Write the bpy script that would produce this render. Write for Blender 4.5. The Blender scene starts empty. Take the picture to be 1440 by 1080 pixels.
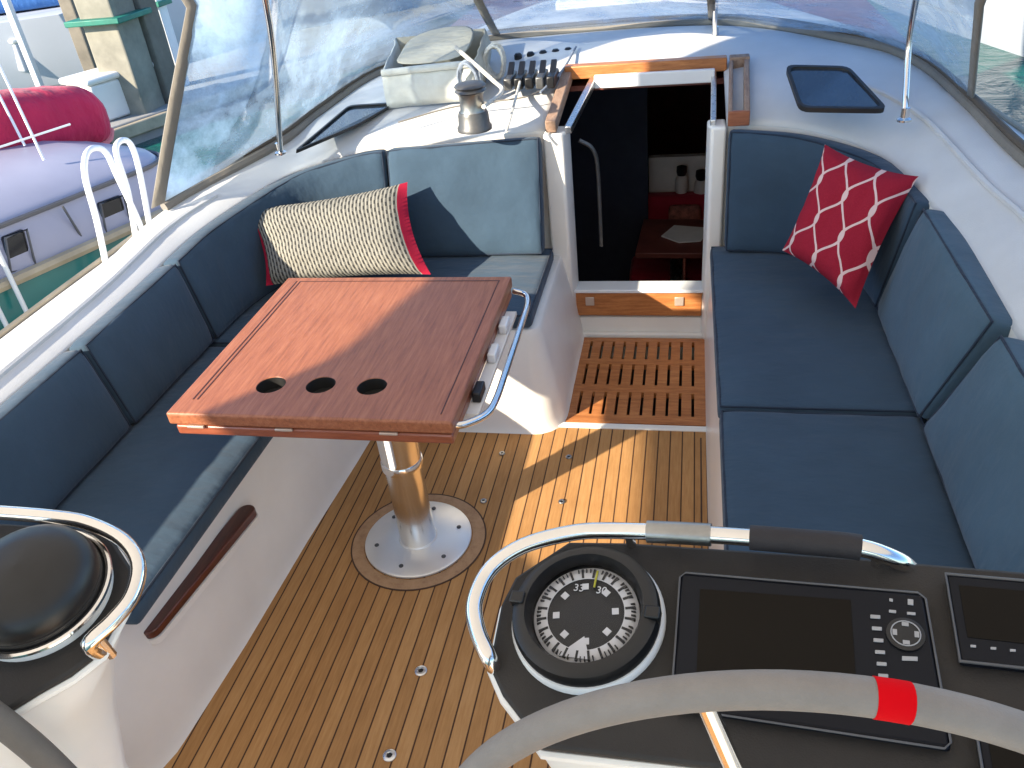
import bpy, bmesh, math, random
from mathutils import Vector, Matrix, noise
random.seed(7)
S = bpy.context.scene
COL = S.collection
V = Vector
# ------------------------------------------------------------------ camera
FOC = 1150.0
_Y = V((979-720, -243-540, FOC)).normalized()
_U = _Y.cross(V((1, -0.115, 0))).normalized()
if _U.y > 0: _U = -_U
_X = _Y.cross(_U)
CAM = V((0, 0, 1.75))
def ray(px, py):
    v = V((px-720, py-540, FOC))
    return V((_X.dot(v), _Y.dot(v), _U.dot(v)))
def at(px, py, z):                      # the point at height z seen at a pixel of the photograph
    r = ray(px, py); return CAM + r*((z-CAM.z)/r.z)
def aty(px, py, y):
    r = ray(px, py); return CAM + r*(y/r.y)
def atp(px, py, P, n):
    r = ray(px, py); return CAM + r*((P-CAM).dot(n)/r.dot(n))
cd = bpy.data.cameras.new('camera'); cam = bpy.data.objects.new('camera', cd); COL.objects.link(cam)
cx = V((_X.x, _Y.x, _U.x)); cy = V((_X.y, _Y.y, _U.y)); cz = V((_X.z, _Y.z, _U.z))
cam.matrix_world = Matrix(((cx.x, -cy.x, -cz.x, CAM.x), (cx.y, -cy.y, -cz.y, CAM.y), (cx.z, -cy.z, -cz.z, CAM.z), (0, 0, 0, 1)))
cd.sensor_width = 36; cd.lens = FOC*36/1440; cd.clip_start = 0.02; cd.clip_end = 500
S.camera = cam

# ------------------------------------------------------------------ materials
MATS = {}
class NT:
    def __init__(s, name):
        s.m = bpy.data.materials.new(name); s.m.use_nodes = True
        s.t = s.m.node_tree; s.b = s.t.nodes['Principled BSDF']; s.out = s.t.nodes['Material Output']
    def n(s, ty, **k):
        o = s.t.nodes.new(ty)
        for a, v in k.items():
            if a.startswith('i_'): o.inputs[a[2:].replace('_', ' ')].default_value = v
            elif a.startswith('n_'): o.inputs[int(a[2:])].default_value = v
            else: setattr(o, a, v)
        return o
    def l(s, a, b): s.t.links.new(a, b)
    def math(s, op, a, b=None, c=None):
        o = s.n('ShaderNodeMath', operation=op)
        for i, x in enumerate((a, b, c)):
            if x is None: continue
            if hasattr(x, 'links'): s.l(x, o.inputs[i])
            else: o.inputs[i].default_value = x
        return o.outputs[0]
    def mix(s, f, a, b):
        o = s.n('ShaderNodeMix', data_type='RGBA')
        for i, x in ((0, f), (6, a), (7, b)):
            if hasattr(x, 'links'): s.l(x, o.inputs[i])
            else: o.inputs[i].default_value = x if i == 0 or len(x) == 4 else (*x, 1)
        return o.outputs[2]
    def coord(s, kind='Object', scale=(1, 1, 1), rot=(0, 0, 0)):
        c = s.n('ShaderNodeTexCoord'); m = s.n('ShaderNodeMapping')
        m.inputs['Scale'].default_value = scale; m.inputs['Rotation'].default_value = rot
        s.l(c.outputs[kind], m.inputs[0]); return m.outputs[0]
    def noise(s, vec, scale, detail=4, rough=.55):
        o = s.n('ShaderNodeTexNoise'); o.inputs['Scale'].default_value = scale
        o.inputs['Detail'].default_value = detail; o.inputs['Roughness'].default_value = rough
        s.l(vec, o.inputs['Vector']); return o.outputs['Fac']
    def ramp(s, f, stops):
        o = s.n('ShaderNodeValToRGB'); e = o.color_ramp.elements
        while len(e) < len(stops): e.new(.5)
        for x, (p, c) in zip(e, stops): x.position = p; x.color = (*c, 1)
        s.l(f, o.inputs[0]); return o.outputs[0]
    def bump(s, h, strength=.3, dist=.01):
        o = s.n('ShaderNodeBump'); o.inputs['Strength'].default_value = strength; o.inputs['Distance'].default_value = dist
        s.l(h, o.inputs['Height']); s.l(o.outputs[0], s.b.inputs['Normal']); return o.outputs[0]
    def col(s, c):
        if hasattr(c, 'links'): s.l(c, s.b.inputs['Base Color'])
        else: s.b.inputs['Base Color'].default_value = (*c, 1)
    def set(s, **k):
        for a, v in k.items(): s.b.inputs[a.replace('_', ' ')].default_value = v
def plain(name, c, rough=.5, metal=0, var=.12, scale=6, bump=0, bscale=60, coat=0, spec=.5):
    """a base colour with uneven wear and a little grain"""
    m = NT(name); vec = m.coord()
    f = m.noise(vec, scale, 6, .6)
    lo = tuple(x*(1-var) for x in c); hi = tuple(min(1, x*(1+var)) for x in c)
    m.col(m.ramp(f, [(.3, lo), (.7, hi)]))
    r = m.n('ShaderNodeMapRange'); r.inputs[3].default_value = max(.02, rough*.8); r.inputs[4].default_value = min(1, rough*1.25)
    m.l(m.noise(vec, scale*3, 4), r.inputs[0]); m.l(r.outputs[0], m.b.inputs['Roughness'])
    m.set(Metallic=metal, Coat_Weight=coat, Specular_IOR_Level=spec)
    if bump: m.bump(m.noise(vec, bscale, 3), bump, .004)
    MATS[name] = m.m; return m.m
def fabric(name, c, weave=900, wr=.35):
    m = NT(name); vec = m.coord()
    a = m.noise(vec, 5, 5, .6); g = m.noise(vec, 420, 2, .5)
    base = m.ramp(a, [(.3, tuple(x*.86 for x in c)), (.7, tuple(x*1.12 for x in c))])
    m.col(m.mix(m.math('MULTIPLY', g, .35), base, tuple(x*.6 for x in c)))
    w = m.noise(m.coord(scale=(1, 2.2, 1), rot=(0, 0, .6)), 7, 3, .5)
    h = m.math('ADD', m.math('MULTIPLY', w, 1.0), m.math('MULTIPLY', g, .03))
    m.bump(h, wr, .03); m.set(Roughness=.85, Specular_IOR_Level=.25, Sheen_Weight=.12, Sheen_Roughness=.5)
    MATS[name] = m.m; return m.m
gel = plain('white gelcoat', (.82, .79, .73), .35, var=.05, scale=3, bump=.05, bscale=200, coat=.2)
gel2 = plain('cream deck paint', (.60, .60, .59), .5, var=.07, scale=4, bump=.25, bscale=350)
gel3 = plain('grey white moulding', (.80, .77, .72), .4, var=.06, scale=3, bump=.05, bscale=200)
chrome = plain('polished steel', (.78, .76, .73), .13, 1, var=.06, scale=20)
brushed = plain('brushed aluminium', (.7, .7, .69), .28, 1, var=.08, scale=30, bump=.1, bscale=300)
whitemetal = plain('pale painted metal', (.75, .76, .76), .35, .0, var=.05)
blackp = plain('black plastic', (.007, .007, .008), .38, var=.2, scale=30)
panelm = plain('charcoal panel', (.030, .027, .025), .6, var=.15, scale=8, bump=.2, bscale=500, spec=.3)
screenm = plain('dark display glass', (.008, .006, .004), .35, var=.1, spec=.12)
screen2 = plain('navy display bezel', (.005, .006, .010), .35, var=.1, spec=.2)
icon = plain('grey button print', (.35, .35, .36), .5)
rubber = plain('dark rubber wrap', (.02, .018, .022), .7, var=.2, bump=.2, bscale=150)
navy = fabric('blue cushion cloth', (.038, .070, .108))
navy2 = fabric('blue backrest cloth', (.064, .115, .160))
piping = fabric('dark blue piping', (.018, .03, .052))
redcloth = fabric('crimson cloth', (.42, .02, .045))
magenta = fabric('magenta cover cloth', (.50, .022, .075), wr=.8)
canvas = fabric('cream canvas', (.5, .47, .38), wr=.6)
canvasw = fabric('off white canvas', (.62, .63, .58), wr=.5)
taupe = fabric('taupe canvas', (.22, .20, .17), wr=.3)
ropew = plain('pale rope', (.6, .58, .52), .9, bump=.6, bscale=300, var=.25, scale=60)
roped = plain('blue grey rope', (.2, .24, .3), .9, bump=.6, bscale=300, var=.3, scale=60)
winchm = plain('winch drum steel', (.34, .34, .33), .35, 1, var=.15, scale=20)
winchd = plain('winch grey body', (.11, .11, .11), .4, .6, var=.2, scale=20)
leather = plain('grey leather rim', (.22, .20, .185), .6, var=.08, scale=25, bump=.2, bscale=600)
leatherd = plain('dark grey leather rim', (.12, .105, .09), .6, var=.08, scale=25, bump=.2, bscale=600)
redtape = plain('red tape', (.62, .001, .006), .85, var=.05, spec=.1)
dkwin = plain('smoked deck window', (.025, .04, .06), .08, var=.1, coat=1)
dkframe = plain('black window frame', (.02, .02, .02), .4)
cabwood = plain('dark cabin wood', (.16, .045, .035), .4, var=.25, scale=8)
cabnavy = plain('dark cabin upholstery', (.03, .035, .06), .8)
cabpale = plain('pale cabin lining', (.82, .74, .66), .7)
pilem = plain('weathered pile concrete', (.24, .225, .18), .9, var=.3, scale=3, bump=.5, bscale=14)
pileg = plain('dark pile wood', (.16, .14, .11), .9, var=.3, scale=3, bump=.5, bscale=14)  # darker wood tone for two of the piles
greenp = plain('green painted cap', (.01, .16, .11), .5, var=.2)
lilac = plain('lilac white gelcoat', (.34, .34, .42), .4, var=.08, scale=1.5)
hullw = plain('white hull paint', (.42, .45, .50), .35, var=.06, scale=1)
gunw = plain('tan rubbing strake', (.42, .35, .24), .6, var=.2)
trimg = plain('grey trim line', (.09, .09, .095), .5)
blackw = plain('black boat window', (.008, .008, .01), .1)
dockm = plain('dock concrete', (.30, .29, .27), .9, var=.2, scale=2, bump=.4, bscale=20)
bluecv = fabric('bright blue cover', (.05, .16, .42))
brass = plain('hinge metal', (.6, .5, .42), .4, .6)

def wood(name, dark, mid, light, grain=(1, 9, 9), rough=.35, coat=.4):
    m = NT(name); vec = m.coord(scale=grain)
    a = m.noise(vec, 9, 8, .65); b = m.noise(vec, 60, 3, .5)
    f = m.math('ADD', m.math('MULTIPLY', a, .8), m.math('MULTIPLY', b, .2))
    m.col(m.ramp(f, [(.33, dark), (.5, mid), (.68, light)]))
    m.bump(b, .12, .002); m.set(Roughness=rough, Coat_Weight=coat, Coat_Roughness=.2)
    MATS[name] = m.m; return m.m
tablew = wood('varnished mahogany', (.20, .064, .028), (.31, .104, .046), (.40, .155, .075), grain=(13, .8, 13), rough=.45, coat=.08)
tableedge = wood('dark mahogany edge', (.18, .045, .022), (.27, .075, .035), (.33, .10, .05), grain=(1.2, 14, 14))
darkinlay = plain('dark inlay', (.06, .018, .012), .5)
teakr = wood('orange teak', (.28, .095, .025), (.43, .155, .045), (.56, .24, .08), grain=(1, 9, 9), rough=.45, coat=.1)
teakb = wood('red brown teak', (.2, .06, .025), (.3, .1, .045), (.36, .13, .06), grain=(1, 9, 9), rough=.5, coat=.1)
teakg = wood('weathered teak', (.2, .12, .08), (.3, .19, .13), (.4, .28, .2), grain=(9, 1, 9), rough=.7, coat=0)
redwood = wood('oiled dark red teak', (.05, .012, .006), (.09, .02, .01), (.14, .035, .018), grain=(9, 1, 9))

# planked teak sole: boards run fore and aft
def sole_mat():
    m = NT('planked teak'); c = m.n('ShaderNodeTexCoord'); sx = m.n('ShaderNodeSeparateXYZ'); m.l(c.outputs['Object'], sx.inputs[0])
    X = sx.outputs[0]; W = .0405
    u = m.math('DIVIDE', X, W); idx = m.math('FLOOR', u); fr = m.math('FRACT', m.math('ADD', u, 40.0))
    d = m.math('ABSOLUTE', m.math('SUBTRACT', fr, .5))
    seam = m.math('GREATER_THAN', d, .447)
    wn = m.n('ShaderNodeTexWhiteNoise', noise_dimensions='1D'); m.l(idx, wn.inputs['W'])
    grain = m.noise(m.coord(scale=(26, 2.0, 1)), 5, 8, .7)
    big = m.noise(m.coord(scale=(1, 1, 1)), 3, 4, .6)
    f = m.math('ADD', m.math('MULTIPLY', grain, .55), m.math('ADD', m.math('MULTIPLY', wn.outputs['Value'], .16), m.math('MULTIPLY', big, .28)))
    base = m.ramp(f, [(.3, (.31, .150, .052)), (.5, (.43, .222, .080)), (.7, (.53, .295, .12))])
    m.col(m.mix(seam, base, (.075, .035, .018)))
    m.bump(m.math('ADD', m.math('MULTIPLY', seam, -1.0), m.math('MULTIPLY', grain, .25)), .35, .002)
    m.set(Roughness=.75, Specular_IOR_Level=.25); return m.m
bimm = NT('sunlit bimini canvas'); bimm.t.nodes.remove(bimm.b)
_d = bimm.n('ShaderNodeBsdfDiffuse'); _d.inputs[0].default_value = (.70, .68, .62, 1)
_l = bimm.n('ShaderNodeBsdfTranslucent'); _l.inputs[0].default_value = (.82, .72, .58, 1)
_m = bimm.n('ShaderNodeMixShader'); _m.inputs[0].default_value = .6; bimm.l(_d.outputs[0], _m.inputs[1]); bimm.l(_l.outputs[0], _m.inputs[2]); bimm.l(_m.outputs[0], bimm.out.inputs['Surface']); bimm = bimm.m
solem = sole_mat()
ringm = wood('plain teak ring', (.30, .165, .085), (.40, .235, .12), (.46, .28, .15), grain=(3, 3, 3), rough=.75, coat=0)
caulk = plain('black caulking', (.07, .035, .02), .8)

def vinyl_mat(name, haze, trn=.0):
    """clear flexible vinyl: mostly see-through, a milky bloom tinted blue for reflected sky, and wrinkled reflections"""
    m = NT(name); t = m.t
    tr = m.n('ShaderNodeBsdfTransparent'); tr.inputs[0].default_value = (.80, .90, .99, 1)
    df = m.n('ShaderNodeBsdfDiffuse'); df.inputs[0].default_value = (.56, .76, .96, 1)  # pale blue diffuse also stands in for sky reflections
    tl = m.n('ShaderNodeBsdfTranslucent'); tl.inputs[0].default_value = (.56, .76, .96, 1)
    gl = m.n('ShaderNodeBsdfGlossy'); gl.inputs['Roughness'].default_value = .12
    vec = m.coord(); w = m.noise(m.coord(scale=(1, 1, .35)), 3, 3, .5)
    bp = m.n('ShaderNodeBump'); bp.inputs['Strength'].default_value = .35; bp.inputs['Distance'].default_value = .03
    m.l(w, bp.inputs['Height'])
    for x in (gl,): m.l(bp.outputs[0], x.inputs['Normal'])
    a = m.n('ShaderNodeMixShader'); a.inputs[0].default_value = .5; m.l(df.outputs[0], a.inputs[1]); m.l(tl.outputs[0], a.inputs[2])
    hz = m.n('ShaderNodeMapRange'); m.l(m.noise(vec, 3.2, 7, .72), hz.inputs[0])
    hz.inputs[1].default_value = .38; hz.inputs[2].default_value = .66
    hz.inputs[3].default_value = haze*.35; hz.inputs[4].default_value = haze*1.7
    b = m.n('ShaderNodeMixShader'); m.l(hz.outputs[0], b.inputs[0]); m.l(tr.outputs[0], b.inputs[1]); m.l(a.outputs[0], b.inputs[2])
    fr = m.n('ShaderNodeFresnel'); fr.inputs[0].default_value = 1.45; m.l(bp.outputs[0], fr.inputs['Normal'])
    c = m.n('ShaderNodeMixShader'); m.l(m.math('MULTIPLY', fr.outputs[0], .45), c.inputs[0]); m.l(b.outputs[0], c.inputs[1]); m.l(gl.outputs[0], c.inputs[2])
    m.l(c.outputs[0], m.out.inputs['Surface']); return m.m
vinyl = vinyl_mat('clear vinyl', .5)
glassm = NT('clear dome'); glassm.set(Roughness=.03, Transmission_Weight=1.0, IOR=1.1, Base_Color=(.95, .97, 1, 1)); glassm = glassm.m

def water_mat():
    m = NT('harbour water'); vec = m.coord()
    w = m.n('ShaderNodeTexNoise'); w.inputs['Scale'].default_value = 1.7; w.inputs['Detail'].default_value = 6; w.inputs['Roughness'].default_value = .6; w.inputs['Distortion'].default_value = 1.2
    m.l(vec, w.inputs['Vector'])
    m.col(m.ramp(m.noise(vec, .35, 3), [(.35, (.006, .07, .062)), (.65, (.012, .11, .095))]))
    m.bump(m.math('ADD', w.outputs['Fac'], m.math('MULTIPLY', m.noise(vec, 7, 3), .25)), .55, .12)
    m.set(Roughness=.06, IOR=1.33, Specular_IOR_Level=.6); return m.m
waterm = water_mat()

# ------------------------------------------------------------------ mesh helpers
def new(name, vs, fs, mat, parent=None, smooth=True, uv=None, sub=0, bevel=0, bseg=2, solid=0, angle=40):
    me = bpy.data.meshes.new(name); me.from_pydata([tuple(v) for v in vs], [], fs); me.validate(); me.update()
    bm = bmesh.new(); bm.from_mesh(me); bmesh.ops.recalc_face_normals(bm, faces=bm.faces); bm.to_mesh(me); bm.free()
    if uv:
        l = me.uv_layers.new(name='UVMap')
        for p in me.polygons:
            for li in p.loop_indices: l.data[li].uv = uv[me.loops[li].vertex_index]
    o = bpy.data.objects.new(name, me); COL.objects.link(o)
    for m in (mat if isinstance(mat, (list, tuple)) else [mat]): me.materials.append(m)
    if solid:
        k = o.modifiers.new('solid', 'SOLIDIFY'); k.thickness = solid; k.offset = 0
    if bevel:
        k = o.modifiers.new('bevel', 'BEVEL'); k.width = bevel; k.segments = bseg; k.limit_method = 'ANGLE'; k.angle_limit = math.radians(35)
    if sub:
        k = o.modifiers.new('sub', 'SUBSURF'); k.levels = k.render_levels = sub
    if smooth:
        me.polygons.foreach_set('use_smooth', [True]*len(me.polygons))
        me.set_sharp_from_angle(angle=math.radians(angle))
    if parent: o.parent = parent; 
    return o
def tag(o, label=None, cat=None, group=None, kind=None):
    if label: o['label'] = label
    if cat: o['category'] = cat
    if group: o['group'] = group
    if kind: o['kind'] = kind
    return o
def thing(name, label, cat, group=None, loc=(0, 0, 0)):
    o = bpy.data.objects.new(name, None); COL.objects.link(o); o.location = loc; o.empty_display_size = .1
    return tag(o, label, cat, group)
class MB:
    def __init__(s): s.v = []; s.f = []
    def add(s, vs, fs):
        k = len(s.v); s.v += [V(x) for x in vs]; s.f += [tuple(i+k for i in f) for f in fs]; return s
    def box(s, a, b, M=None):
        x0, y0, z0 = a; x1, y1, z1 = b
        vs = [V(p) for p in ((x0, y0, z0), (x1, y0, z0), (x1, y1, z0), (x0, y1, z0), (x0, y0, z1), (x1, y0, z1), (x1, y1, z1), (x0, y1, z1))]
        if M: vs = [M @ p for p in vs]
        return s.add(vs, [(0, 3, 2, 1), (4, 5, 6, 7), (0, 1, 5, 4), (1, 2, 6, 5), (2, 3, 7, 6), (3, 0, 4, 7)])
    def prism(s, poly, lo, hi, M=None):        # poly in xy
        n = len(poly); vs = [V((p[0], p[1], lo)) for p in poly]+[V((p[0], p[1], hi)) for p in poly]
        if M: vs = [M @ p for p in vs]
        return s.add(vs, [tuple(range(n))[::-1], tuple(range(n, 2*n))]+[(i, (i+1) % n, (i+1) % n+n, i+n) for i in range(n)])
    def tube(s, pts, r, n=12, closed=False, cap=True):
        pts = [V(p) for p in pts]; m = len(pts); rr = r if isinstance(r, (list, tuple)) else [r]*m
        T = []
        for i in range(m):
            a = pts[(i-1) % m] if closed or i else pts[0]; b = pts[(i+1) % m] if closed or i < m-1 else pts[-1]
            T.append((b-a).normalized())
        up = V((0, 0, 1)) if abs(T[0].z) < .9 else V((1, 0, 0))
        N = (up-T[0]*up.dot(T[0])).normalized(); vs = []
        for i in range(m):
            N = (N-T[i]*N.dot(T[i])).normalized(); B = T[i].cross(N)
            vs += [pts[i]+(N*math.cos(6.28319*j/n)+B*math.sin(6.28319*j/n))*rr[i] for j in range(n)]
        fs = []
        for i in range(m if closed else m-1):
            for j in range(n):
                a = i*n+j; b = i*n+(j+1) % n; c = ((i+1) % m)*n+(j+1) % n; d = ((i+1) % m)*n+j
                fs.append((a, b, c, d))
        if cap and not closed: fs += [tuple(range(n))[::-1], tuple(range((m-1)*n, m*n))]
        return s.add(vs, fs)
    def lathe(s, prof, n=40, M=None, cap=True):     # prof [(r,z)]
        vs = []; m = len(prof)
        for r, z in prof: vs += [V((r*math.cos(6.28319*j/n), r*math.sin(6.28319*j/n), z)) for j in range(n)]
        if M: vs = [M @ p for p in vs]
        fs = [(i*n+j, i*n+(j+1) % n, (i+1)*n+(j+1) % n, (i+1)*n+j) for i in range(m-1) for j in range(n)]
        if cap: fs += [tuple(range(n))[::-1], tuple(range((m-1)*n, m*n))]
        return s.add(vs, fs)
    def build(s, name, mat, parent=None, **k): return new(name, s.v, s.f, mat, parent, **k)
def T(x, y, z): return Matrix.Translation((x, y, z))
def frame(o, a, b, n):        # matrix with columns a b n
    return Matrix(((a.x, b.x, n.x, o.x), (a.y, b.y, n.y, o.y), (a.z, b.z, n.z, o.z), (0, 0, 0, 1)))
def cat(pts, k=6, closed=False):
    pts = [V(p) for p in pts]; out = []; m = len(pts)
    for i in range(m if closed else m-1):
        if closed: p0, p1, p2, p3 = pts[i-1], pts[i], pts[(i+1) % m], pts[(i+2) % m]
        else: p1, p2 = pts[i], pts[i+1]; p0 = pts[i-1] if i else p1*2-p2; p3 = pts[i+2] if i+2 < m else p2*2-p1
        for j in range(k):
            t = j/k
            out.append(.5*((2*p1)+(p2-p0)*t+(2*p0-5*p1+4*p2-p3)*t*t+(3*p1-p0-3*p2+p3)*t**3))
    if not closed: out.append(pts[-1])
    return out
def lin(pts, k=6):
    pts = [V(p) for p in pts]; out = []
    for i in range(len(pts)-1): out += [pts[i].lerp(pts[i+1], j/k) for j in range(k)]
    return out+[pts[-1]]
def loft(rails, closed=False):
    n = len(rails[0]); vs = [p for r in rails for p in r]; fs = []
    for i in range(len(rails)-1):
        for j in range(n if closed else n-1):
            k = (j+1) % n; fs.append((i*n+j, i*n+k, (i+1)*n+k, (i+1)*n+j))
    return vs, fs
def rbox(L, W, H, r, nx, ny, nz=4):
    """rounded box over [0,1]^3 parameters; returns verts (metres from corner) and faces"""
    idx = {}; vs = []; fs = []
    def vid(i, j, k):
        if (i, j, k) not in idx:
            def sp(t, n): return .5-.5*math.cos(math.pi*t/n) if n > 6 else t/n
            p = V((L*sp(i, nx), W*sp(j, ny), H*k/nz)); q = V((min(max(p.x, r), L-r), min(max(p.y, r), W-r), min(max(p.z, r), H-r)))
            d = p-q
            if d.length > 1e-9: p = q+d.normalized()*r
            idx[(i, j, k)] = len(vs); vs.append(p)
        return idx[(i, j, k)]
    for i in range(nx):
        for j in range(ny):
            for k in (0, nz): fs.append((vid(i, j, k), vid(i+1, j, k), vid(i+1, j+1, k), vid(i, j+1, k)))
    for i in range(nx):
        for k in range(nz):
            for j in (0, ny): fs.append((vid(i, j, k), vid(i+1, j, k), vid(i+1, j, k+1), vid(i, j, k+1)))
    for j in range(ny):
        for k in range(nz):
            for i in (0, nx): fs.append((vid(i, j, k), vid(i, j+1, k), vid(i, j+1, k+1), vid(i, j, k+1)))
    return vs, fs
def cushion(path_lo, path_hi, nrm, thick, mat, label, cat_, group=None, crown=.012, wr=.004, seed=0, name='seat_cushion', r=.018):
    """cushion between two curved edges (its contact side), padded outwards along nrm(u)"""
    path_lo = [V(p) for p in path_lo]; path_hi = [V(p) for p in path_hi]
    def ev(path, u):
        ls = [0]
        for a, b in zip(path, path[1:]): ls.append(ls[-1]+(b-a).length)
        s_ = u*ls[-1]
        for i in range(len(path)-1):
            if s_ <= ls[i+1]+1e-9: return path[i].lerp(path[i+1], (s_-ls[i])/max(1e-9, ls[i+1]-ls[i]))
        return path[-1]
    L = sum((b-a).length for a, b in zip(path_lo, path_lo[1:])); W = (ev(path_hi, .5)-ev(path_lo, .5)).length
    nx = max(12, int(L/.035)); ny = max(10, int(W/.035))
    vs, fs = rbox(L, W, thick, min(r, thick*.45), nx, ny, 5)
    out = []
    for p in vs:
        u, v, w = p.x/L, p.y/W, p.z/thick
        a = ev(path_lo, min(max(u, 0), 1)); b = ev(path_hi, min(max(u, 0), 1))
        e = .01; ta = ev(path_lo, min(1, u+e))-ev(path_lo, max(0, u-e)); n = ta.cross(b-a).normalized()
        if n.dot(nrm if not callable(nrm) else nrm(u)) < 0: n = -n
        base = a.lerp(b, v)
        dist = p.z
        if w > .5: dist += crown*(1-(2*u-1)**6)*(1-(2*v-1)**6)
        q = base+n*dist
        q += V((0, 0, 1))*0
        q += n*(wr*(noise.noise(q*9+V((seed*7, 0, 0)))+.6*noise.noise(q*22+V((seed, 3, 0))))*w)
        # corners and edges sag slightly
        out.append(q)
    o = new(name, out, fs, mat, smooth=True, angle=80); tag(o, label, cat_, group)
    # piping around the front face
    m = 26; ring = []
    def pt(u, v):
        a = ev(path_lo, u); b = ev(path_hi, u); e = .01
        n = (ev(path_lo, min(1, u+e))-ev(path_lo, max(0, u-e))).cross(b-a).normalized()
        if n.dot(nrm if not callable(nrm) else nrm(u)) < 0: n = -n
        return a.lerp(b, v)+n*(thick-r*.22)
    iu = r*.35/L; iv = r*.35/W
    for i in range(m): ring.append(pt(iu+(1-2*iu)*i/m, iv))
    for i in range(m//2): ring.append(pt(1-iu, iv+(1-2*iv)*i/(m//2)))
    for i in range(m): ring.append(pt(1-iu-(1-2*iu)*i/m, 1-iv))
    for i in range(m//2): ring.append(pt(iu, 1-iv-(1-2*iv)*i/(m//2)))
    MB().tube(ring, .0035, 6, closed=True).build('piping', piping, o)
    return o

# ================================================================== THE YACHT
Zw = -.72
yacht = thing('sailing_yacht', 'white sailing yacht whose cockpit, cream coachroof and planked teak sole fill the picture', 'sailing yacht')
px = at
Ci = [(-1.68, -1, .93), (-1.68, .25, .90), (-1.68, .50, .71), (-1.68, .95, .70), (-1.68, 1.9, .71), (-1.66, 2.42, .74), (-1.50, 2.80, .79), (-1.25, 2.93, .83), (-1.05, 2.97, .85), (-.525, 3.01, .865),  # aft port end raised, out of view, to shade the sole
      (-.50, 3.40, .965), (.125, 3.40, .965), (.128, 3.0, .865), (.40, 2.93, .85), (.60, 2.72, .82), (.68, 2.30, .79), (.70, 1.7, .77), (.70, -1, .74)]
Co = [(-1.80, -1, .94), (-1.80, .25, .91), (-1.80, .50, .74), (-1.80, .95, .735), (-1.82, 1.9, .75), px(232, 296, .80), px(390, 207, .88), px(450, 162, .91), px(530, 108, .95), px(640, 72, .99),
      px(700, 57, 1.01), px(1000, 36, 1.02), px(1200, 62, 1.0), px(1290, 92, .97), px(1360, 150, .94), px(1440, 230, .91), (.97, 1.7, .88), (1.0, -1, .85)]
Cs = [(-1.97, -1, .42), (-1.98, .35, .60), (-1.99, .50, .60), (-1.99, .95, .60), (-2.0, 1.9, .60), (-2.03, 2.6, .60), (-1.98, 3.4, .56), (-1.95, 4.2, .46), (-1.88, 5.2, .47), (-1.55, 6.6, .5),
      (-.95, 8.2, .55), (.05, 8.2, .55), (.65, 6.6, .5), (.98, 5.2, .47), (1.08, 4.2, .46), (1.12, 3.2, .45), (1.14, 1.7, .43), (1.15, -1, .42)]
Cg = [(-2.42, -1, .40), (-2.47, .35, .40), (-2.47, .50, .40), (-2.48, .95, .40), (-2.49, 1.9, .41), (-2.49, 2.7, .42), (-2.46, 3.6, .43), (-2.38, 4.5, .44), (-2.22, 5.6, .45), (-1.85, 7.2, .48),
      (-1.1, 9.5, .52), (.2, 9.5, .52), (.95, 7.2, .48), (1.32, 5.6, .45), (1.46, 4.5, .44), (1.54, 3.6, .43), (1.57, 1.9, .41), (1.56, -1, .40)]
K = 6
ri = cat(Ci[:10], K)[:-1]+lin(Ci[9:13], K)[:-1]+cat(Ci[12:], K)
ro = cat(Co, K); rs = cat(Cs, K); rg = cat(Cg, K)
rails = []
for t in [0, .06, .14, .3, .5, .7, .86, 1]:
    row = []
    for a, b in zip(ri, ro):
        p = V(a).lerp(V(b), t); d = (V(b)-V(a)).length
        p.z += .035*min(1, (d/.3)**2)*math.sin(math.pi*t)**.7 + (.0 if t in (0, 1) else 0)
        row.append(p)
    rails.append(row)
top = len(rails)
for t in [.12, .3, .55, .8, 1]:
    row = []
    for a, b in zip(ro, rs):
        p = V(a).lerp(V(b), t); p.z = b.z+(a.z-b.z)*(1-t**1.6 if b.y > 4.5 else 1-t**.8)
        row.append(p)
    rails.append(row)
vs, fs = loft(rails)
new('coachroof', vs, fs, gel2, yacht, solid=.004, angle=60)
for k0, k1 in ((0, 5*K+3), (12*K, len(ri))):
    MB().tube([p+V((0, 0, .004)) for p in rails[4][k0:k1]], .009, 6).build('drip_bead', gel2, yacht)
sd = [rs, [a.lerp(b, .5)+V((0, 0, .004)) for a, b in zip(rs, rg)], rg]
vs, fs = loft(sd); new('side_deck', vs, fs, gel, yacht)
# toe rail
MB().tube([p+V((0, 0, .012)) for p in rg], .012, 6).build('toe_rail', gunw, yacht)
# hull
hs = [rg]
for t, f in ((.3, 1.0), (.7, .97), (1.0, .93), (1.3, .88)):
    hs.append([V((-.46+(p.x+.46)*f, p.y, p.z+(Zw-.1-p.z)*min(1, t/1.3)*1.0)) for p in rg])
vs, fs = loft(hs); new('hull', vs, fs, hullw, yacht)
# walls behind the cushions, down to the seat tops
lo = [V((p.x, p.y, .30)) for p in ri]
side = ri[:9*K+1]; vs, fs = loft([side, [V((p.x, p.y, .28)) for p in side]]); new('coaming_wall', vs, fs, gel, yacht)
side = ri[12*K:]; vs, fs = loft([side, [V((p.x, p.y, .28)) for p in side]]); new('coaming_wall', vs, fs, gel, yacht)
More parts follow.
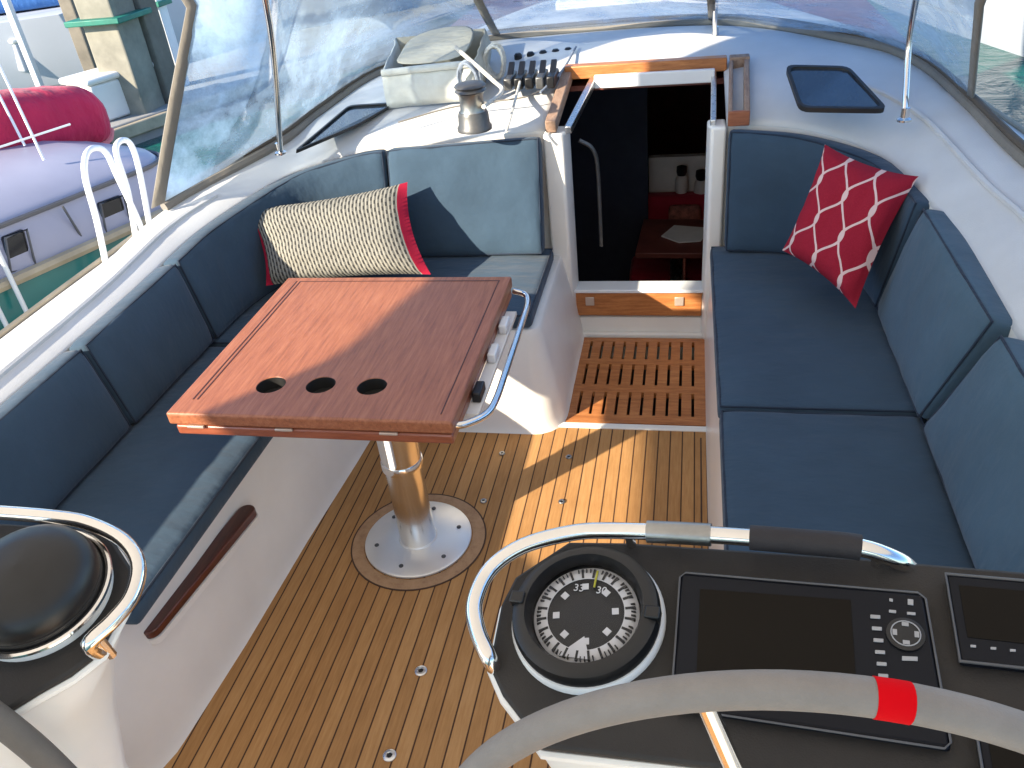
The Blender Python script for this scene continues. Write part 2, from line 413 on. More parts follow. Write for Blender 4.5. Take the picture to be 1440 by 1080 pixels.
# cockpit mouldings: lofted plinths with a flared foot
def plinth(name, topp, flare, ztop, mat, zc=None):
    rows = []
    prof = [(0, 1.0), (.006, .985), (.012, .93), (.024, .8), (.038, .6), (.052, .4), (.062, .22), (.070, .1), (.078, .025), (.085, 0)]
    n = len(topp); rows = []
    for off, zz in prof:
        row = []
        for i in range(n):
            a, b, c = topp[i-1], topp[i], topp[(i+1) % n]
            d1 = V((b[0]-a[0], b[1]-a[1], 0)).normalized(); d2 = V((c[0]-b[0], c[1]-b[1], 0)).normalized()
            n1 = V((d1.y, -d1.x, 0)); n2 = V((d2.y, -d2.x, 0)); m_ = (n1+n2); m_ = m_.normalized()/max(.4, m_.normalized().dot(n1))
            o_ = off*flare
            row.append(V((b[0], b[1], ztop*zz))+m_*o_)
        rows.append(row)
    vs, fs = loft(rows, closed=True); fs.append(tuple(range(n)))
    return new(name, vs, fs, mat, yacht, angle=50)
def arc(cx_, cy_, r, a0, a1, n=8): return [(cx_+r*math.cos(math.radians(a0+(a1-a0)*i/n)), cy_+r*math.sin(math.radians(a0+(a1-a0)*i/n))) for i in range(n+1)]
# port L shaped seat (counter-clockwise)
portseat = arc(-1.43, 1.02, .17, -90, 0, 8)+[(-1.24, 1.3), (-1.225, 1.7)]+[(-1.20, 2.10)]+arc(-1.025, 2.19, .175, 180, 90, 6)[1:]+[(-.75, 2.368)]+arc(-.53, 2.408, .04, -90, 0, 5)+[(-.492, 2.7), (-.492, 3.0), (-1.72, 3.0), (-1.74, 2.0), (-1.74, .84)]
plinth('port_seat_moulding', portseat, .95, .385, gel3).name = 'seat_moulding'
stbdseat = [(.105, -1.0)]+[(.72, -1.0), (.74, 3.0), (.10, 3.0), (.10, 2.4), (.104, 1.5)]
plinth('seat_moulding', stbdseat, .25, .385, gel)
# lip on the port seat edge
# helm area moulding to port: low step beside the wheel well
MB().prism([(-1.75, -.9), (-1.20, -.9), (-1.20, .30), (-1.28, .52), (-1.42, .62), (-1.75, .66)], 0, .384).build('seat_moulding', gel3, yacht, bevel=.05, bseg=5)
# sole
MB().box((-1.72, -1.0, -.05), (.13, 2.335, 0)).build('planked_sole', solem, yacht, smooth=False)
MB().box((-.505, 2.335, -.05), (.12, 2.362, .006)).build('sole_trim', gel, yacht, bevel=.003)
for lx in (.062,):
    MB().box((lx-.0025, .95 if lx < 0 else -.9, 0), (lx+.0025, 2.30, .0012)).build('caulk_line', caulk, yacht, smooth=False)
for rr in ((.172, .206),):
    M = T(-.79, 1.735, 0)
    MB().lathe([(.168, .0008), (.168, .002), (.206, .002), (.206, .0008)], 64, M, cap=False).build('teak_ring', ringm, yacht)
    MB().lathe([(.206, .0006), (.206, .0024), (.2105, .0024), (.2105, .0006)], 64, M, cap=False).build('caulk_ring', caulk, yacht)
# foot rail on the port seat
p0 = px(347, 722, .285); p1 = px(213, 883, .285)
# well under the grating, riser with teak board
MB().box((-.52, 2.362, -.14), (.12, 3.0, -.12)).build('grating_well', dkframe, yacht, smooth=False)
MB().box((-.52, 2.362, -.12), (-.487, 3.0, .0)).build('grating_ledge', gel, yacht, bevel=.006); MB().box((.085, 2.362, -.12), (.12, 3.0, .02)).build('grating_ledge', gel, yacht, bevel=.006)
g = MB(); g.box((-.50, 2.998, -.12), (.115, 3.05, .085)); g.box((-.50, 3.012, .085), (.115, 3.05, .205)); g.build('companionway_riser', gel, yacht, bevel=.006)
MB().box((-.492, 2.975, -.02), (.105, 2.998, .018)).build('riser_lip', gel, yacht, bevel=.005)
b = MB().box((-.452, 2.985, .098), (.064, 3.0115, .205)).build('teak_step_board', teakr, yacht, bevel=.004)
for x in (-.385, -.025):
    MB().box((x-.018, 2.979, .148), (x+.018, 2.985, .186)).build('latch_plate', brass, b, bevel=.002)
MB().box((-.455, 2.975, .2065), (.07, 3.06, .222)).build('threshold', whitemetal, yacht, bevel=.004)
# companionway jambs
MB().prism([(-.525, 2.955), (-.452, 2.955), (-.437, 3.0), (-.437, 3.06), (-.525, 3.06)], 0, .868).build('companionway_jamb', gel, yacht, bevel=.01, bseg=3)
MB().prism([(.062, 3.0), (.075, 2.955), (.128, 2.955), (.128, 3.06), (.062, 3.06)], 0, .868).build('companionway_jamb', gel, yacht, bevel=.01, bseg=3)
# hatch opening: side runners (steel track, teak rail), front bar
def bar(a, b, w, h, name, mat, par, bev=.004, upv=V((0, 0, 1))):
    a, b = V(a), V(b); d = (b-a).normalized(); s_ = d.cross(upv).normalized(); u = s_.cross(d)
    M = frame(a, d, -s_, u); return MB().box((0, -w/2, -h/2), ((b-a).length, w/2, h/2), M).build(name, mat, par, bevel=bev)
hatch = thing('hatch_surround', 'teak rails and steel runners framing the open companionway hatch', 'hatch frame')
bar((-.435, 2.98, .872), (-.375, 3.36, .955), .026, .03, 'steel_runner', brushed, hatch)
bar((-.492, 2.95, .895), (-.482, 3.40, .975), .040, .045, 'teak_rail', teakg, hatch)
bar((.082, 2.98, .872), (.088, 3.40, .955), .02, .03, 'steel_runner', brushed, hatch)
bar((-.37, 3.33, .955), (.09, 3.33, .955), .02, .05, 'front_lining', whitemetal, hatch)
bar((-.49, 3.385, .985), (.135, 3.385, .985), .05, .050, 'teak_front_bar', teakr, hatch)
for c_ in ((.155, 3.0), ):
    A, B = V((.165, 2.95, .900)), V((.180, 3.40, .985))
    bar(A+V((-.028, 0, 0)), B+V((-.028, 0, 0)), .014, .05, 'teak_side', teakg, hatch)
    bar(A+V((.028, 0, 0)), B+V((.028, 0, 0)), .020, .05, 'teak_side', teakg, hatch)
    bar(B+V((-.035, -.02, 0)), B+V((.038, -.02, 0)), .05, .052, 'teak_end', teakg, hatch)
    bar(A+V((-.035, .0, -.002)), A+V((.038, .0, -.002)), .016, .052, 'teak_end', teakb, hatch)
# the hatch itself slid forward
# deck windows
def deckwin(pxs, z, label):
    P = [px(x, y, z_) for (x, y), z_ in zip(pxs, z)]
    n = (P[1]-P[0]).cross(P[2]-P[0]).normalized()
    if n.z < 0: n = -n
    c = sum(P, V())/len(P)
    f = thing('deck_window', label, 'hatch window', loc=tuple(c))
    outer = [p-c for p in P]; 
    # flat frame, glass
    def rounded(poly, r):
        out = []
        m = len(poly)
        for i in range(m):
            a, b, d = poly[i-1], poly[i], poly[(i+1) % m]
            q0 = b+(a-b).normalized()*r; q1 = b+(d-b).normalized()*r
            for k in range(5):
                t = k/4; out.append(q0*(1-t)**2+b*2*t*(1-t)+q1*t*t)
        return out
    R = rounded(outer, .035); I = [p*.91 for p in R]; m = len(R)
    vs = [p+n*.0 for p in R]+[p+n*.016 for p in R]+[p+n*.016 for p in I]+[p+n*.004 for p in I]
    fs = [(k*m+i, k*m+(i+1) % m, (k+1)*m+(i+1) % m, (k+1)*m+i) for k in range(3) for i in range(m)]
    new('window_frame', vs, fs, dkframe, f)
    new('pane', [p+n*.008 for p in I]+[p+n*.004 for p in I], [tuple(range(m)), tuple(range(2*m-1, m-1, -1))], dkwin, f, smooth=False)
    return f
deckwin([(1103, 97), (1192, 99), (1248, 160), (1124, 158)], [1.03, 1.02, .955, .945], 'smoked hatch window with black rim in the shaded starboard coachroof')
deckwin([(412, 218), (505, 178), (556, 148), (490, 152)], [.895, .905, .925, .93], 'dark narrow hatch window let into the sunny port coaming')

# cabin below -------------------------------------------------------
cab = MB(); x0, x1, y0, y1, z0, z1 = -1.5, .95, 3.065, 7.4, -1.25, .80
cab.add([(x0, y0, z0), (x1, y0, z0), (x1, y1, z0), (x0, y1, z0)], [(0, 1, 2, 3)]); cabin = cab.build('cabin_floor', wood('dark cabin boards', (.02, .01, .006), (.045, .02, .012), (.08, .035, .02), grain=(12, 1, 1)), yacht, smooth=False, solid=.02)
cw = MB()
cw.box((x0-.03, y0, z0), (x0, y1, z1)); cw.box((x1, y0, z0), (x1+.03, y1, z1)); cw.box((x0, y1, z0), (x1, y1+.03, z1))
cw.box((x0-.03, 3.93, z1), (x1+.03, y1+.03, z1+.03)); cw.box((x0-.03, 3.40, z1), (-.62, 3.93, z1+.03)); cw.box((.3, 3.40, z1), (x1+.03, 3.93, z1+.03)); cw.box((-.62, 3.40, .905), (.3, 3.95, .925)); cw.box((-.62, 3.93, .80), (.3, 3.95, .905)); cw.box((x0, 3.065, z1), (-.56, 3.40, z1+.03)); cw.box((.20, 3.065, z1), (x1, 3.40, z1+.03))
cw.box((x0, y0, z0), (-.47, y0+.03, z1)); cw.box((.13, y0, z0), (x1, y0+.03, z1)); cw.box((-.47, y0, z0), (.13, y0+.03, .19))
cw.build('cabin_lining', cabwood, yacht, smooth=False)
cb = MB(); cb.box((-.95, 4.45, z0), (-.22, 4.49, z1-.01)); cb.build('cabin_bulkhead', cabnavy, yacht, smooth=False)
# forward pale panel (at right through the opening)
q = [aty(912, 222, 4.75), aty(1012, 222, 4.75), aty(1012, 292, 4.75), aty(912, 292, 4.75)]
MB().box((q[0].x, 4.75, q[3].z-.3), (.6, 4.80, q[0].z)).build('pale_panel', cabpale, yacht, smooth=False)
# handrail inside companionway
MB().tube(cat([(-.41, 3.09, .80), (-.36, 3.10, .76), (-.345, 3.11, .66), (-.345, 3.12, .35)], 5), .008, 8).build('cabin_handrail', winchd, yacht)

s = thing('cabin_sofa', 'dark red settee under the pale panel down in the dim cabin', 'sofa')
q = aty(950, 276, 4.62); zt = q.z
vs, fs = rbox(.6, .12, .34, .04, 10, 6, 6); new('backrest', [p+V((aty(895, 290, 4.5).x, 4.58, zt-.33)) for p in vs], fs, redcloth, s)
vs, fs = rbox(.64, .4, .13, .04, 10, 8, 4); new('seat', [p+V((aty(895, 290, 4.5).x-.03, 4.2, zt-.42)) for p in vs], fs, redcloth, s)
vs, fs = rbox(.18, .06, .15, .025, 8, 4, 6); 
pl = new('small_cushion', [p+V((aty(940, 290, 4.5).x, 4.50, zt-.17)) for p in vs], fs, plain('patterned pink cloth', (.4, .15, .12), .9, var=.6, scale=30)); tag(pl, 'small patterned cushion on the dark red cabin settee', 'cushion')
tz = .02
c0, c1, c2, c3 = px(893, 356, tz), px(1010, 356, tz), px(1010, 308, tz), px(905, 308, tz)
st = thing('saloon_table', 'dark red wooden table inside the cabin holding papers', 'table')
new('table_top', [c0, c1, c2, c3]+[p-V((0, 0, .03)) for p in (c0, c1, c2, c3)], [(0, 1, 2, 3), (7, 6, 5, 4), (0, 4, 5, 1), (1, 5, 6, 2), (2, 6, 7, 3), (3, 7, 4, 0)], cabwood, st, bevel=.004)
cc = (c0+c1+c2+c3)/4; MB().lathe([(.05, 0), (.04, .05), (.04, .55)], 16, T(cc.x, cc.y, tz-.58)).build('pedestal', brushed, st)
a = [px(930, 333, tz+.004), px(948, 318, tz+.004), px(1000, 322, tz+.004), px(985, 340, tz+.004), px(955, 342, tz+.004)]
pp = new('paper_sheets', a+[p+V((0, 0, .006)) for p in a], [(0, 1, 2, 3, 4), (9, 8, 7, 6, 5)]+[(i, (i+1) % 5, (i+1) % 5+5, i+5) for i in range(5)], plain('white paper', (.75, .76, .76), .8)); tag(pp, 'white crumpled papers lying on the dark cabin table', 'papers')
for i, (x, y, w, lab) in enumerate(((958, 256, .05, 'dark topped round jar standing in front of the pale cabin panel'), (986, 262, .06, 'wider dark topped jar nearer the starboard jamb inside the cabin'))):
    w *= .75; c = aty(x, y+16, 4.66); j = thing('jar', lab, 'jar', 'jars on the settee back', tuple(c))
    MB().lathe([(.0, 0), (w*.8, 0), (w, .04), (w*.9, .09), (w*.6, .11)], 20).build('body', cabpale, j)
    MB().lathe([(w*.65, .11), (w*.8, .13), (w*.75, .16), (.0, .17)], 20).build('lid', blackp, j)

# teak foot rail on port seat edge
d = (p1-p0).normalized(); sdv = V((0, 0, 1)).cross(d).normalized()
fr_ = [p0+sdv*.018, p0-d*.012, p0-sdv*.018, p1-sdv*.018, p1+d*.012, p1+sdv*.018]
fr = thing('teak_foot_rail', 'dark red teak foot rail screwed along the port seat moulding', 'foot rail', loc=tuple((p0+p1)/2))
L_ = (p1-p0).length; M = frame(-(p1-p0)/2, d, sdv, V((0, 0, 1)))
poly = arc(L_-.0, 0, .025, -90, 90, 8)+arc(0, 0, .025, 90, 270, 8)
MB().prism(poly, -.012, .012, M).build('rail', redwood, fr, bevel=.004, bseg=3)
MB().prism([(x*1 if abs(x) < .01 else x, y*1.12) for x, y in poly], -.03, -.0125, M).build('rail_base', gel3, fr)

# ================================================================== GRATING
gr = thing('teak_grating', 'orange teak grating with three rows of slots before the companionway', 'grating', loc=(-.2, 2.67, 0))
x0, x1, y0, y1 = -.482, .082, 2.368, 2.966; m = MB(); nS = 11; sw = .0105
bands = [(y0, y0+.05), (y0+.196, y0+.246), (y0+.392, y0+.432), (y1-.03, y1)]
for a, b in bands: m.box((x0+.0, a, -.02), (x1, b, .004))
pitch = (x1-x0-.06)/nS
for k in range(3):
    ya, yb = bands[k][1], bands[k+1][0]
    xs = x0; 
    for i in range(nS+1):
        xe = x0+.035+pitch*(i+.5)-sw/2 if i < nS else x1
        m.box((xs, ya-.001, -.02), (xe, yb+.001, .0035)); xs = xe+sw
ox = [v.copy() for v in m.v]; m.v = [v-V((-.2, 2.67, 0)) for v in m.v]
m.build('slatted_panel', teakr, gr, smooth=False)

# ================================================================== CUSHIONS
SG = 'seat cushions'; BG = 'back cushions'
up = V((0, 0, 1))
# port long seat
def seat(lo, hi, lab, seed, grp=SG): return cushion(lo, hi, up, .055, navy, lab, 'cushion', grp, crown=.010, wr=.004, seed=seed)
seat([(-1.60, 1.02, .39), (-1.60, 2.14, .39)], [(-1.165, 1.02, .39), (-1.15, 2.14, .39)], 'long blue seat cushion along the port side under the wooden table', 1)
seat([(-1.62, 2.90, .39), (-.505, 2.90, .39)], [(-1.62, 2.155, .39), (-1.1, 2.155, .39), (-.96, 2.33, .39), (-.505, 2.36, .39)], 'blue seat cushion between the table and the companionway, lit by sun', 2)
seat([(.60, .60, .39), (.60, 1.848, .39)], [(.095, .60, .39), (.095, 1.848, .39)], 'nearer blue seat cushion on the starboard bench behind the helm console', 3)
seat([(.62, 1.858, .39), (.62, 2.90, .39)], [(.092, 1.858, .39), (.085, 2.90, .39)], 'farther blue seat cushion on the starboard bench below the red pillow', 4)
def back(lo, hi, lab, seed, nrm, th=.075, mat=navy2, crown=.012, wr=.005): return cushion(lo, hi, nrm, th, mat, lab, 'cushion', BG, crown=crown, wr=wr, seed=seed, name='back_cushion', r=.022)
# port backs: bottom path / top path are the contact side
PX = V((1, 0, .2))
back([(-1.63, .70, .44), (-1.63, 1.66, .44)], [(-1.685, .70, .70), (-1.685, 1.66, .715)], 'aft most blue back cushion on the port side beside the helm rail', 5, PX, mat=navy)
back([(-1.63, 1.668, .44), (-1.63, 2.16, .44)], [(-1.685, 1.668, .715), (-1.68, 2.16, .735)], 'blue back cushion outboard of the wooden table on the port side', 6, PX, mat=navy)
cl = cat([(-1.63, 2.168, .44), (-1.60, 2.50, .44), (-1.46, 2.75, .44), (-1.25, 2.85, .44), (-1.13, 2.865, .44)], 5)
ch = cat([(-1.68, 2.168, .735), (-1.65, 2.45, .76), (-1.50, 2.79, .80), (-1.26, 2.92, .835), (-1.12, 2.95, .845)], 5)
back(cl, ch, 'curved blue corner back cushion behind the grey patterned pillow', 7, lambda u: V((1-u, -.1-u, .15)), mat=navy)
back([(-1.12, 2.866, .44), (-.53, 2.87, .44)], [(-1.11, 2.95, .845), (-.53, 2.985, .855)], 'tall sunlit blue back cushion left of the companionway', 8, V((0, -1, .2)), mat=navy, wr=.008)
# starboard backs
cl = cat([(.135, 2.885, .44), (.35, 2.87, .44), (.52, 2.78, .44), (.625, 2.58, .44), (.645, 2.40, .44)], 5)
ch = cat([(.135, 2.985, .855), (.39, 2.92, .845), (.60, 2.74, .825), (.69, 2.50, .80), (.705, 2.38, .795)], 5)
back(cl, ch, 'curved dark blue corner back cushion behind the red pillow', 9, lambda u: V((-u, -1+u, .15)), mat=navy)
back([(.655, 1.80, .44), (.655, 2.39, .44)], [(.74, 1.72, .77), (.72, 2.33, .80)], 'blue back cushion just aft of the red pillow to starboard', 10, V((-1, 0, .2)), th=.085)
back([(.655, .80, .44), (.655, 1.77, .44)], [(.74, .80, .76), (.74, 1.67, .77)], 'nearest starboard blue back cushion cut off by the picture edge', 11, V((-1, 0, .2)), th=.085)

# ------------------------------------------------------------------ throw pillows
def pillow_mat_ogee():
    m = NT('crimson lattice print'); c = m.n('ShaderNodeTexCoord'); mp = m.n('ShaderNodeMapping'); m.l(c.outputs['UV'], mp.inputs[0])
    mp.inputs['Rotation'].default_value = (0, 0, math.radians(4))
    sx = m.n('ShaderNodeSeparateXYZ'); m.l(mp.outputs[0], sx.inputs[0]); u, v = sx.outputs[0], sx.outputs[1]
    s_ = m.math('SINE', m.math('MULTIPLY', v, 2*math.pi*1.7))
    uu = m.math('MULTIPLY', u, 2.9)
    hit = None
    for sg in (1, -1):
        w = m.math('ADD', uu, m.math('MULTIPLY', s_, .29*sg))
        w = m.math('ADD', w, 10.0 if sg > 0 else 10.5)
        d = m.math('ABSOLUTE', m.math('SUBTRACT', m.math('FRACT', w), .5))
        h = m.math('LESS_THAN', d, .042); hit = h if hit is None else m.math('MAXIMUM', hit, h)
    g = m.noise(m.coord(), 300, 2)
    red = m.mix(g, (.24, .007, .02), (.36, .018, .038))
    m.col(m.mix(hit, red, (.72, .5, .46))); m.bump(m.math('ADD', hit, m.math('MULTIPLY', g, .4)), .3, .003)
    m.set(Roughness=.9, Specular_IOR_Level=.2); return m.m
def pillow_mat_weave():
    m = NT('grey cream woven print'); c = m.n('ShaderNodeTexCoord'); sx = m.n('ShaderNodeSeparateXYZ'); m.l(c.outputs['UV'], sx.inputs[0])
    u, v = sx.outputs[0], sx.outputs[1]
    a = m.math('SINE', m.math('MULTIPLY', u, 2*math.pi*44))
    # neighbouring columns are shifted half a step
    b = m.math('SINE', m.math('ADD', m.math('MULTIPLY', v, 2*math.pi*11), m.math('MULTIPLY', m.math('ROUND', m.math('MULTIPLY', u, 44)), math.pi)))
    dark = m.math('MULTIPLY', m.math('GREATER_THAN', a, -.35), m.math('GREATER_THAN', b, -.05))
    mid = m.math('GREATER_THAN', a, .05)
    base = m.mix(mid, (.30, .285, .24), (.12, .118, .105))
    colr = m.mix(dark, base, (.04, .04, .038))
    edge = m.math('GREATER_THAN', m.math('ABSOLUTE', m.math('SUBTRACT', u, .5)), .452)
    m.col(m.mix(edge, colr, (.38, .012, .04))); m.set(Roughness=.9, Specular_IOR_Level=.2)
    m.bump(m.noise(m.coord(), 250, 2), .3, .003); return m.m
def pillow(corners, thick, nrm, mat, label, seed, N=26, name='throw_pillow'):
    A, B, C_, D = [V(c) for c in corners]    # bottom-left, bottom-right, top-right, top-left
    vs = []; uv = []; fs = []; nrm = V(nrm).normalized()
    for s_ in (1, -1):
        for j in range(N+1):
            for i in range(N+1):
                u, v = i/N, j/N
                # pinched sides between pointed corners
                cu, cv = 2*u-1, 2*v-1
                pu = u-.045*cu*(1-cv*cv)*1.0; pv = v-.045*cv*(1-cu*cu)
                p = A.lerp(B, pu).lerp(D.lerp(C_, pu), pv)
                h = (max(0, (1-cu**4)*(1-cv**4))**.55)*thick/2
                h *= 1+.18*noise.noise(V((u*4, v*4, seed)))
                w = .006*noise.noise(V((u*11, v*11, seed+5)))*(1 if h > .005 else 0)
                vs.append(p+nrm*(s_*(h+w))); uv.append((u, v))
    o = (N+1)**2
    for s_ in (0, 1):
        for j in range(N):
            for i in range(N):
                a = s_*o+j*(N+1)+i; f = (a, a+1, a+N+2, a+N+1); fs.append(f if s_ == 0 else f[::-1])
    # stitch the rims
    rim = [i for i in range(N)]+[j*(N+1)+N for j in range(N)]+[N*(N+1)+N-i for i in range(N)]+[(N-j)*(N+1) for j in range(N)]
    for k in range(len(rim)): a, b = rim[k], rim[(k+1) % len(rim)]; fs.append((b, a, a+o, b+o))
    ob = new(name, vs, fs, mat, smooth=True, uv=uv, angle=120); tag(ob, label, 'pillow', 'throw pillows')
    return ob
# grey pillow leaning on the port forward backs
pg = pillow([aty(374, 402, 2.44), aty(606, 386, 2.52), aty(573, 256, 2.78), aty(343, 294, 2.62)], .15, (.05, -1, .45), pillow_mat_weave(), 'pale grey pillow with fine dark dashes and crimson ends behind the table', 1)
pr = pillow([aty(1100, 352, 2.50), aty(1203, 434, 2.26), aty(1292, 248, 2.48), aty(1160, 203, 2.70)], .13, (-.6, -1, .45), pillow_mat_ogee(), 'crimson pillow with pale lattice lines propped in the starboard corner', 2)

# ================================================================== TABLE
tb = thing('cockpit_table', 'varnished mahogany folding table with three cup holes on a steel pedestal', 'table', loc=(-.86, 1.77, 0))
tx0, tx1, ty0, ty1, tt = -1.218, -.503, 1.405, 2.135, .70
O = V((-.86, 1.77, 0))
def boolean_cut(o, cutters):
    for c in cutters:
        md = o.modifiers.new('cut', 'BOOLEAN'); md.operation = 'DIFFERENCE'; md.object = c; md.solver = 'EXACT'
    dg = bpy.context.evaluated_depsgraph_get(); dg.update(); me = bpy.data.meshes.new_from_object(o.evaluated_get(dg))
    o.modifiers.clear(); o.data = me
    for c in cutters: bpy.data.objects.remove(c, do_unlink=True)
tp = MB().box((tx0, ty0, tt-.034), (tx1, ty1, tt)).build('table_top', tablew, None, smooth=False, bevel=.006, bseg=3)
cups = [px(381, 541, tt), px(451, 541, tt), px(523, 543, tt)]
cut = [MB().lathe([(.0375, tt-.06), (.037, tt+.02)], 40, T(c.x, c.y, 0)).build('cutter', tablew, None) for c in cups]
boolean_cut(tp, cut)
tp.data.transform(T(-O.x, -O.y, 0)); tp.parent = tb
for c in cups:
    MB().lathe([(.0367, tt-.002), (.0362, tt-.033), (.0, tt-.033)], 32, T(c.x-O.x, c.y-O.y, 0), cap=False).build('cup_holder', dkframe, tb)
def tbx(a, b, name, mat, par=tb, **k):
    return MB().box((a[0]-O.x, a[1]-O.y, a[2]), (b[0]-O.x, b[1]-O.y, b[2])).build(name, mat, par, **k)
lf = tbx((tx0+.012, ty0+.004, tt-.066), (tx1-.004, ty1-.004, tt-.038), 'folded_leaf', tableedge, bevel=.006, bseg=3)
tbx((tx0+.03, ty0+.02, tt-.0379), (tx1-.03, ty1-.02, tt-.0341), 'leaf_gap', darkinlay, smooth=False)
for x in (tx0+.07, tx0+.30, tx0+.56):
    tbx((x-.022, ty0-.003, tt-.0405), (x+.022, ty0+.0038, tt-.0345), 'hinge', brass, bevel=.001)
# fiddle grooves
for a, b in (((tx0+.040, ty0+.06), (tx0+.044, ty1-.028)), ((tx0+.052, ty0+.06), (tx0+.056, ty1-.028)), ((tx0+.056, ty1-.032), (tx1-.03, ty1-.028)), ((tx1-.034, ty0+.03), (tx1-.031, ty1-.032))):
    tbx((*a, tt), (*b, tt+.0008), 'groove_line', darkinlay, smooth=False)
tbx((tx0+.12, ty0+.06, tt-.10), (tx1-.08, ty1-.08, tt-.067), 'under_tray', brushed, bevel=.006)
# folding end bracket under the right edge
tbx((tx1-.005, ty0+.12, tt-.075), (tx1+.028, ty1-.10, tt-.062), 'end_shelf', whitemetal, bevel=.003)
for y in (1.60, 1.78, 1.93):
    tbx((tx1+.002, y-.03, tt-.062), (tx1+.024, y+.03, tt-.035), 'end_catch', whitemetal if y > 1.7 else blackp, bevel=.004)
rp = cat([px(722, 409, .66), px(738, 414, .655), px(742, 425, .65), px(735, 450, .65), px(712, 520, .65), px(697, 563, .65), px(683, 583, .65), px(655, 596, .655), px(636, 598, .66)], 5)
MB().tube([p-O for p in rp], .009, 12).build('steel_grab_rail', chrome, tb)
# pedestal
ped = MB(); bx, by = -.79-O.x, 1.735-O.y
pedm = plain('polished pedestal metal', (.78, .77, .75), .2, 1, var=.05, scale=8); flm = plain('satin flange metal', (.80, .80, .78), .42, .7, var=.04, scale=8)
ped.lathe([(.165, .003), (.165, .009), (.160, .013), (.060, .014), (.057, .018)], 64, T(bx, by, 0)); ped.build('base_flange', flm, tb)
MB().lathe([(.0545, .0145), (.0545, .296)], 64, T(bx, by, 0)).build('lower_tube', pedm, tb)
MB().lathe([(.056, .292), (.0605, .296), (.0605, .318), (.058, .322)], 64, T(bx, by, 0)).build('collar', chrome, tb)
MB().lathe([(.0575, .322), (.0575, .575), (.08, .585), (.09, .60), (.09, .612)], 64, T(bx, by, 0)).build('upper_tube', pedm, tb)
MB().box((bx-.012, by-.066, .33), (bx+.006, by-.057, .50)).build('locking_bar', whitemetal, tb, bevel=.003)
for a in range(6):
    c = V((bx+.128*math.cos(a*1.047+.4), by+.128*math.sin(a*1.047+.4), .0135)); MB().lathe([(.007, 0), (.007, .002), (.004, .003)], 12, T(*c)).build('bolt', winchd, tb)
# sole fittings
for i, (x, y, lab) in enumerate(((592, 944, 'round steel deck fitting in the middle of the open teak planks'), (548, 1063, 'round steel deck fitting at the bottom edge of the photo'),
                  (800, 643, 'small round deck fitting in the sunlit patch before the grating'), (790, 706, 'small deck fitting at the aft edge of the sunlit patch'), (706, 638, 'small deck fitting in the shade between table and grating'), (680, 705, 'small deck fitting right of the pedestal base ring'))):
    c = px(x, y, 0); big = i < 2; r = .016 if big else .011
    f = thing('deck_fitting', lab, 'deck fitting', 'round deck fittings', tuple(c))
    MB().lathe([(r, .0005), (r, .003), (r*.8, .005), (r*.45, .0045), (r*.4, .003)], 24).build('rim', brushed if big else winchm, f)
    MB().lathe([(r*.4, .0022), (r*.4, .0032), (0, .0032)], 16).build('socket', blackp, f)

# ================================================================== HELM CONSOLES
Pn = V((.129, .573, 1.068)); pa = V((.988, -.125, .093)); pb = V((.038, .976, .214)); pb = (pb-pa*pa.dot(pb)).normalized(); pa.normalize(); pn = pa.cross(pb)
def loc(px_, py_):
    d = atp(px_, py_, Pn, pn)-Pn; return (d.dot(pa), d.dot(pb))
MF = frame(Pn, pa, pb, pn)
MIR = Matrix(((-1, 0, 0, -.865), (0, 1, 0, -.025), (0, 0, 1, -.01), (0, 0, 0, 1)))
outline = [loc(*q) for q in ((1720, 828), (1440, 803), (1200, 783), (880, 762), (800, 761), (724, 811), (704, 850), (687, 935), (705, 975), (732, 1010), (758, 1050), (1010, 1079), (1720, 1165))]
def text_mesh(txt, size, M, mat, parent, name='numerals'):
    cu = bpy.data.curves.new(name, 'FONT'); cu.body = txt; cu.size = size; cu.extrude = .0003; cu.align_x = 'CENTER'; cu.align_y = 'CENTER'
    o = bpy.data.objects.new(name, cu); COL.objects.link(o); dg = bpy.context.evaluated_depsgraph_get(); dg.update()
    me = bpy.data.meshes.new_from_object(o.evaluated_get(dg)); bpy.data.objects.remove(o, do_unlink=True)
    me.transform(M); me.materials.clear(); me.materials.append(mat)
    n = bpy.data.objects.new(name, me); COL.objects.link(n); n.parent = parent; return n
cardw = plain('compass card print', (.6, .6, .62), .6); cardb = plain('compass card black', (.01, .01, .012), .4); lub = plain('yellow lubber mark', (.4, .38, .03), .5)
